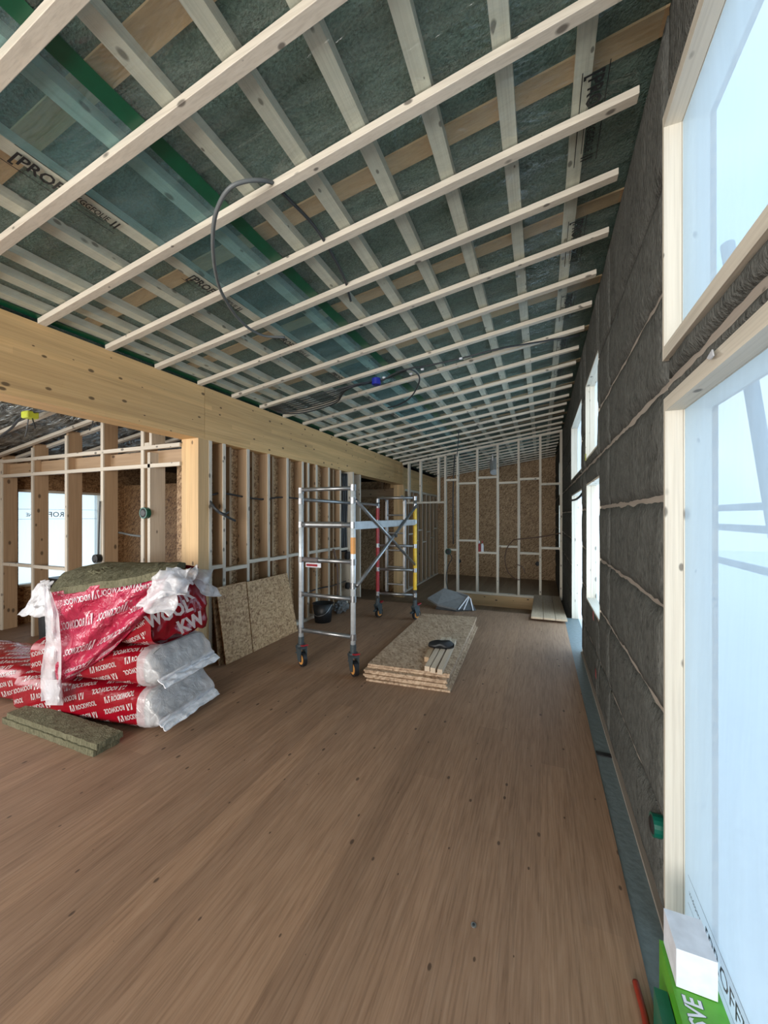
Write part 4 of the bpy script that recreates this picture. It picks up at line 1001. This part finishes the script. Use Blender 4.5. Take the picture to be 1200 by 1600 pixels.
# slabs on the floor
for i, (z0, z1, dx, lab) in enumerate([(0, .042, .0, 'lower of two narrow wool slabs on the floor before the packs'), (.043, .082, .035, 'upper of two narrow wool slabs on the floor before the packs')]):
    mb = MB(); x0, x1 = -3.72 + dx, -2.66 + dx * .6; y0, y1 = 1.575 + dx * .3, 1.745 + dx * .2
    def face(fnc, nu, nv): mb.grid(nu, nv, fnc)
    jj = lambda p: Vector(p) + Vector((noise.noise(Vector(p) * 25), noise.noise(Vector(p) * 25 + Vector((9, 0, 0))), noise.noise(Vector(p) * 22 + Vector((0, 9, 0))))) * .005
    cl = lambda p: (p[0], p[1] + .04 * (x1 - p[0]) * 0, max(p[2], .001))
    face(lambda u, v: cl(jj((x0 + (x1 - x0) * u, y0 + (y1 - y0) * v, z1))), 60, 10); face(lambda u, v: cl(jj((x0 + (x1 - x0) * u, y0 + (y1 - y0) * v, z0))), 60, 10)
    face(lambda u, v: cl(jj((x0 + (x1 - x0) * u, y0, z0 + (z1 - z0) * v))), 60, 4); face(lambda u, v: cl(jj((x0 + (x1 - x0) * u, y1, z0 + (z1 - z0) * v))), 60, 4)
    face(lambda u, v: cl(jj((x0, y0 + (y1 - y0) * u, z0 + (z1 - z0) * v))), 10, 4); face(lambda u, v: cl(jj((x1, y0 + (y1 - y0) * u, z0 + (z1 - z0) * v))), 10, 4)
    tag(mb.build('insulation_slab', WOOLG), lab, 'insulation slab', 'narrow slabs on the floor')
# dark things behind the stack
tag(MB().tube([(-5.05, 2.62, 0), (-5.05, 2.62, .62), (-5.05, 2.62, .66)], [.15, .17, .14], 20).build('black_bin', BLACK), 'tall black bin half hidden behind the pack stack', 'bin')
tag(box('black_case', BLACK, (-6.15, -5.85, 3.05, 3.25, .55, .72)), 'small black case under the side room window', 'case')

# ---------------------------------------------------------------- boxes at the near window
wb_ = tag(box('white_box', WHITE, (.362, .458, 1.345, 1.468, .192, .302)), 'white cardboard box on the green one under the near window', 'box')
gb = tag(empty('green_box', (.41, 1.2, 0)), 'bright green cardboard box with white lettering at the bottom right', 'box')
box('carton', CARDG, (.352, .470, 1.0, 1.475, 0, .190), gb)
mb = MB(); g = text_mesh('ESSVE', .03)
fn = lambda u, v: (.375 + v, 1.325 - u, .1915)
put(mb, g, lambda u, v: (.413 - v, 1.215 + u, .1915), .044, 0, 0, wscale=.115 / (.044 * g[2]))
mb.build('lettering', WHITE, gb)
mb = MB(); put(mb, g, lambda u, v: (.4145 - v, 1.2145 + u, .1908), .048, 0, -.001, wscale=.117 / (.048 * g[2])); mb.build('lettering_shadow', plain('navy_ink', (.01, .03, .08), .4), gb)
tag(box('dark_green_box', CARDD, (.315, .349, 1.0, 1.38, 0, .13)), 'dark green box squeezed beside the bright green one', 'box')
cable('extension_cord', [at_z(993, 1534, .012), at_z(1000, 1560, .012), at_z(1008, 1590, .012), at_z(1016, 1640, .012)], .010, plain('red_cord', (.22, .02, .008), .5), 'orange-red cord end on the floor beside the green boxes')
# small floor and wall details
q = at_z(740, 1446, .0)
o = tag(empty('floor_screw', q), 'single bright screw washer set in the open floor', 'screw')
MB().tube([q + Vector((0, 0, .0)), q + Vector((0, 0, .003))], .010, 16).build('washer', ALU, o); MB().tube([q + Vector((0, 0, .003)), q + Vector((0, 0, .005))], .005, 12).build('screw_head', DARKC, o)
def fleck(p, lab, m=RED): tag(MB().add([p + Vector((-.004, -.02, -.03)), p + Vector((-.004, .03, -.02)), p + Vector((-.004, .02, .04)), p + Vector((-.004, -.01, .02))], [(0, 1, 2, 3)]).build('red_tag', m, solid=.002), lab, 'tag')
fleck(at_x(932, 1054, .42), 'small red tag sticking out of the right wall wool')
fleck(at_x(928, 963, .41), 'small red tag under the second lower window')
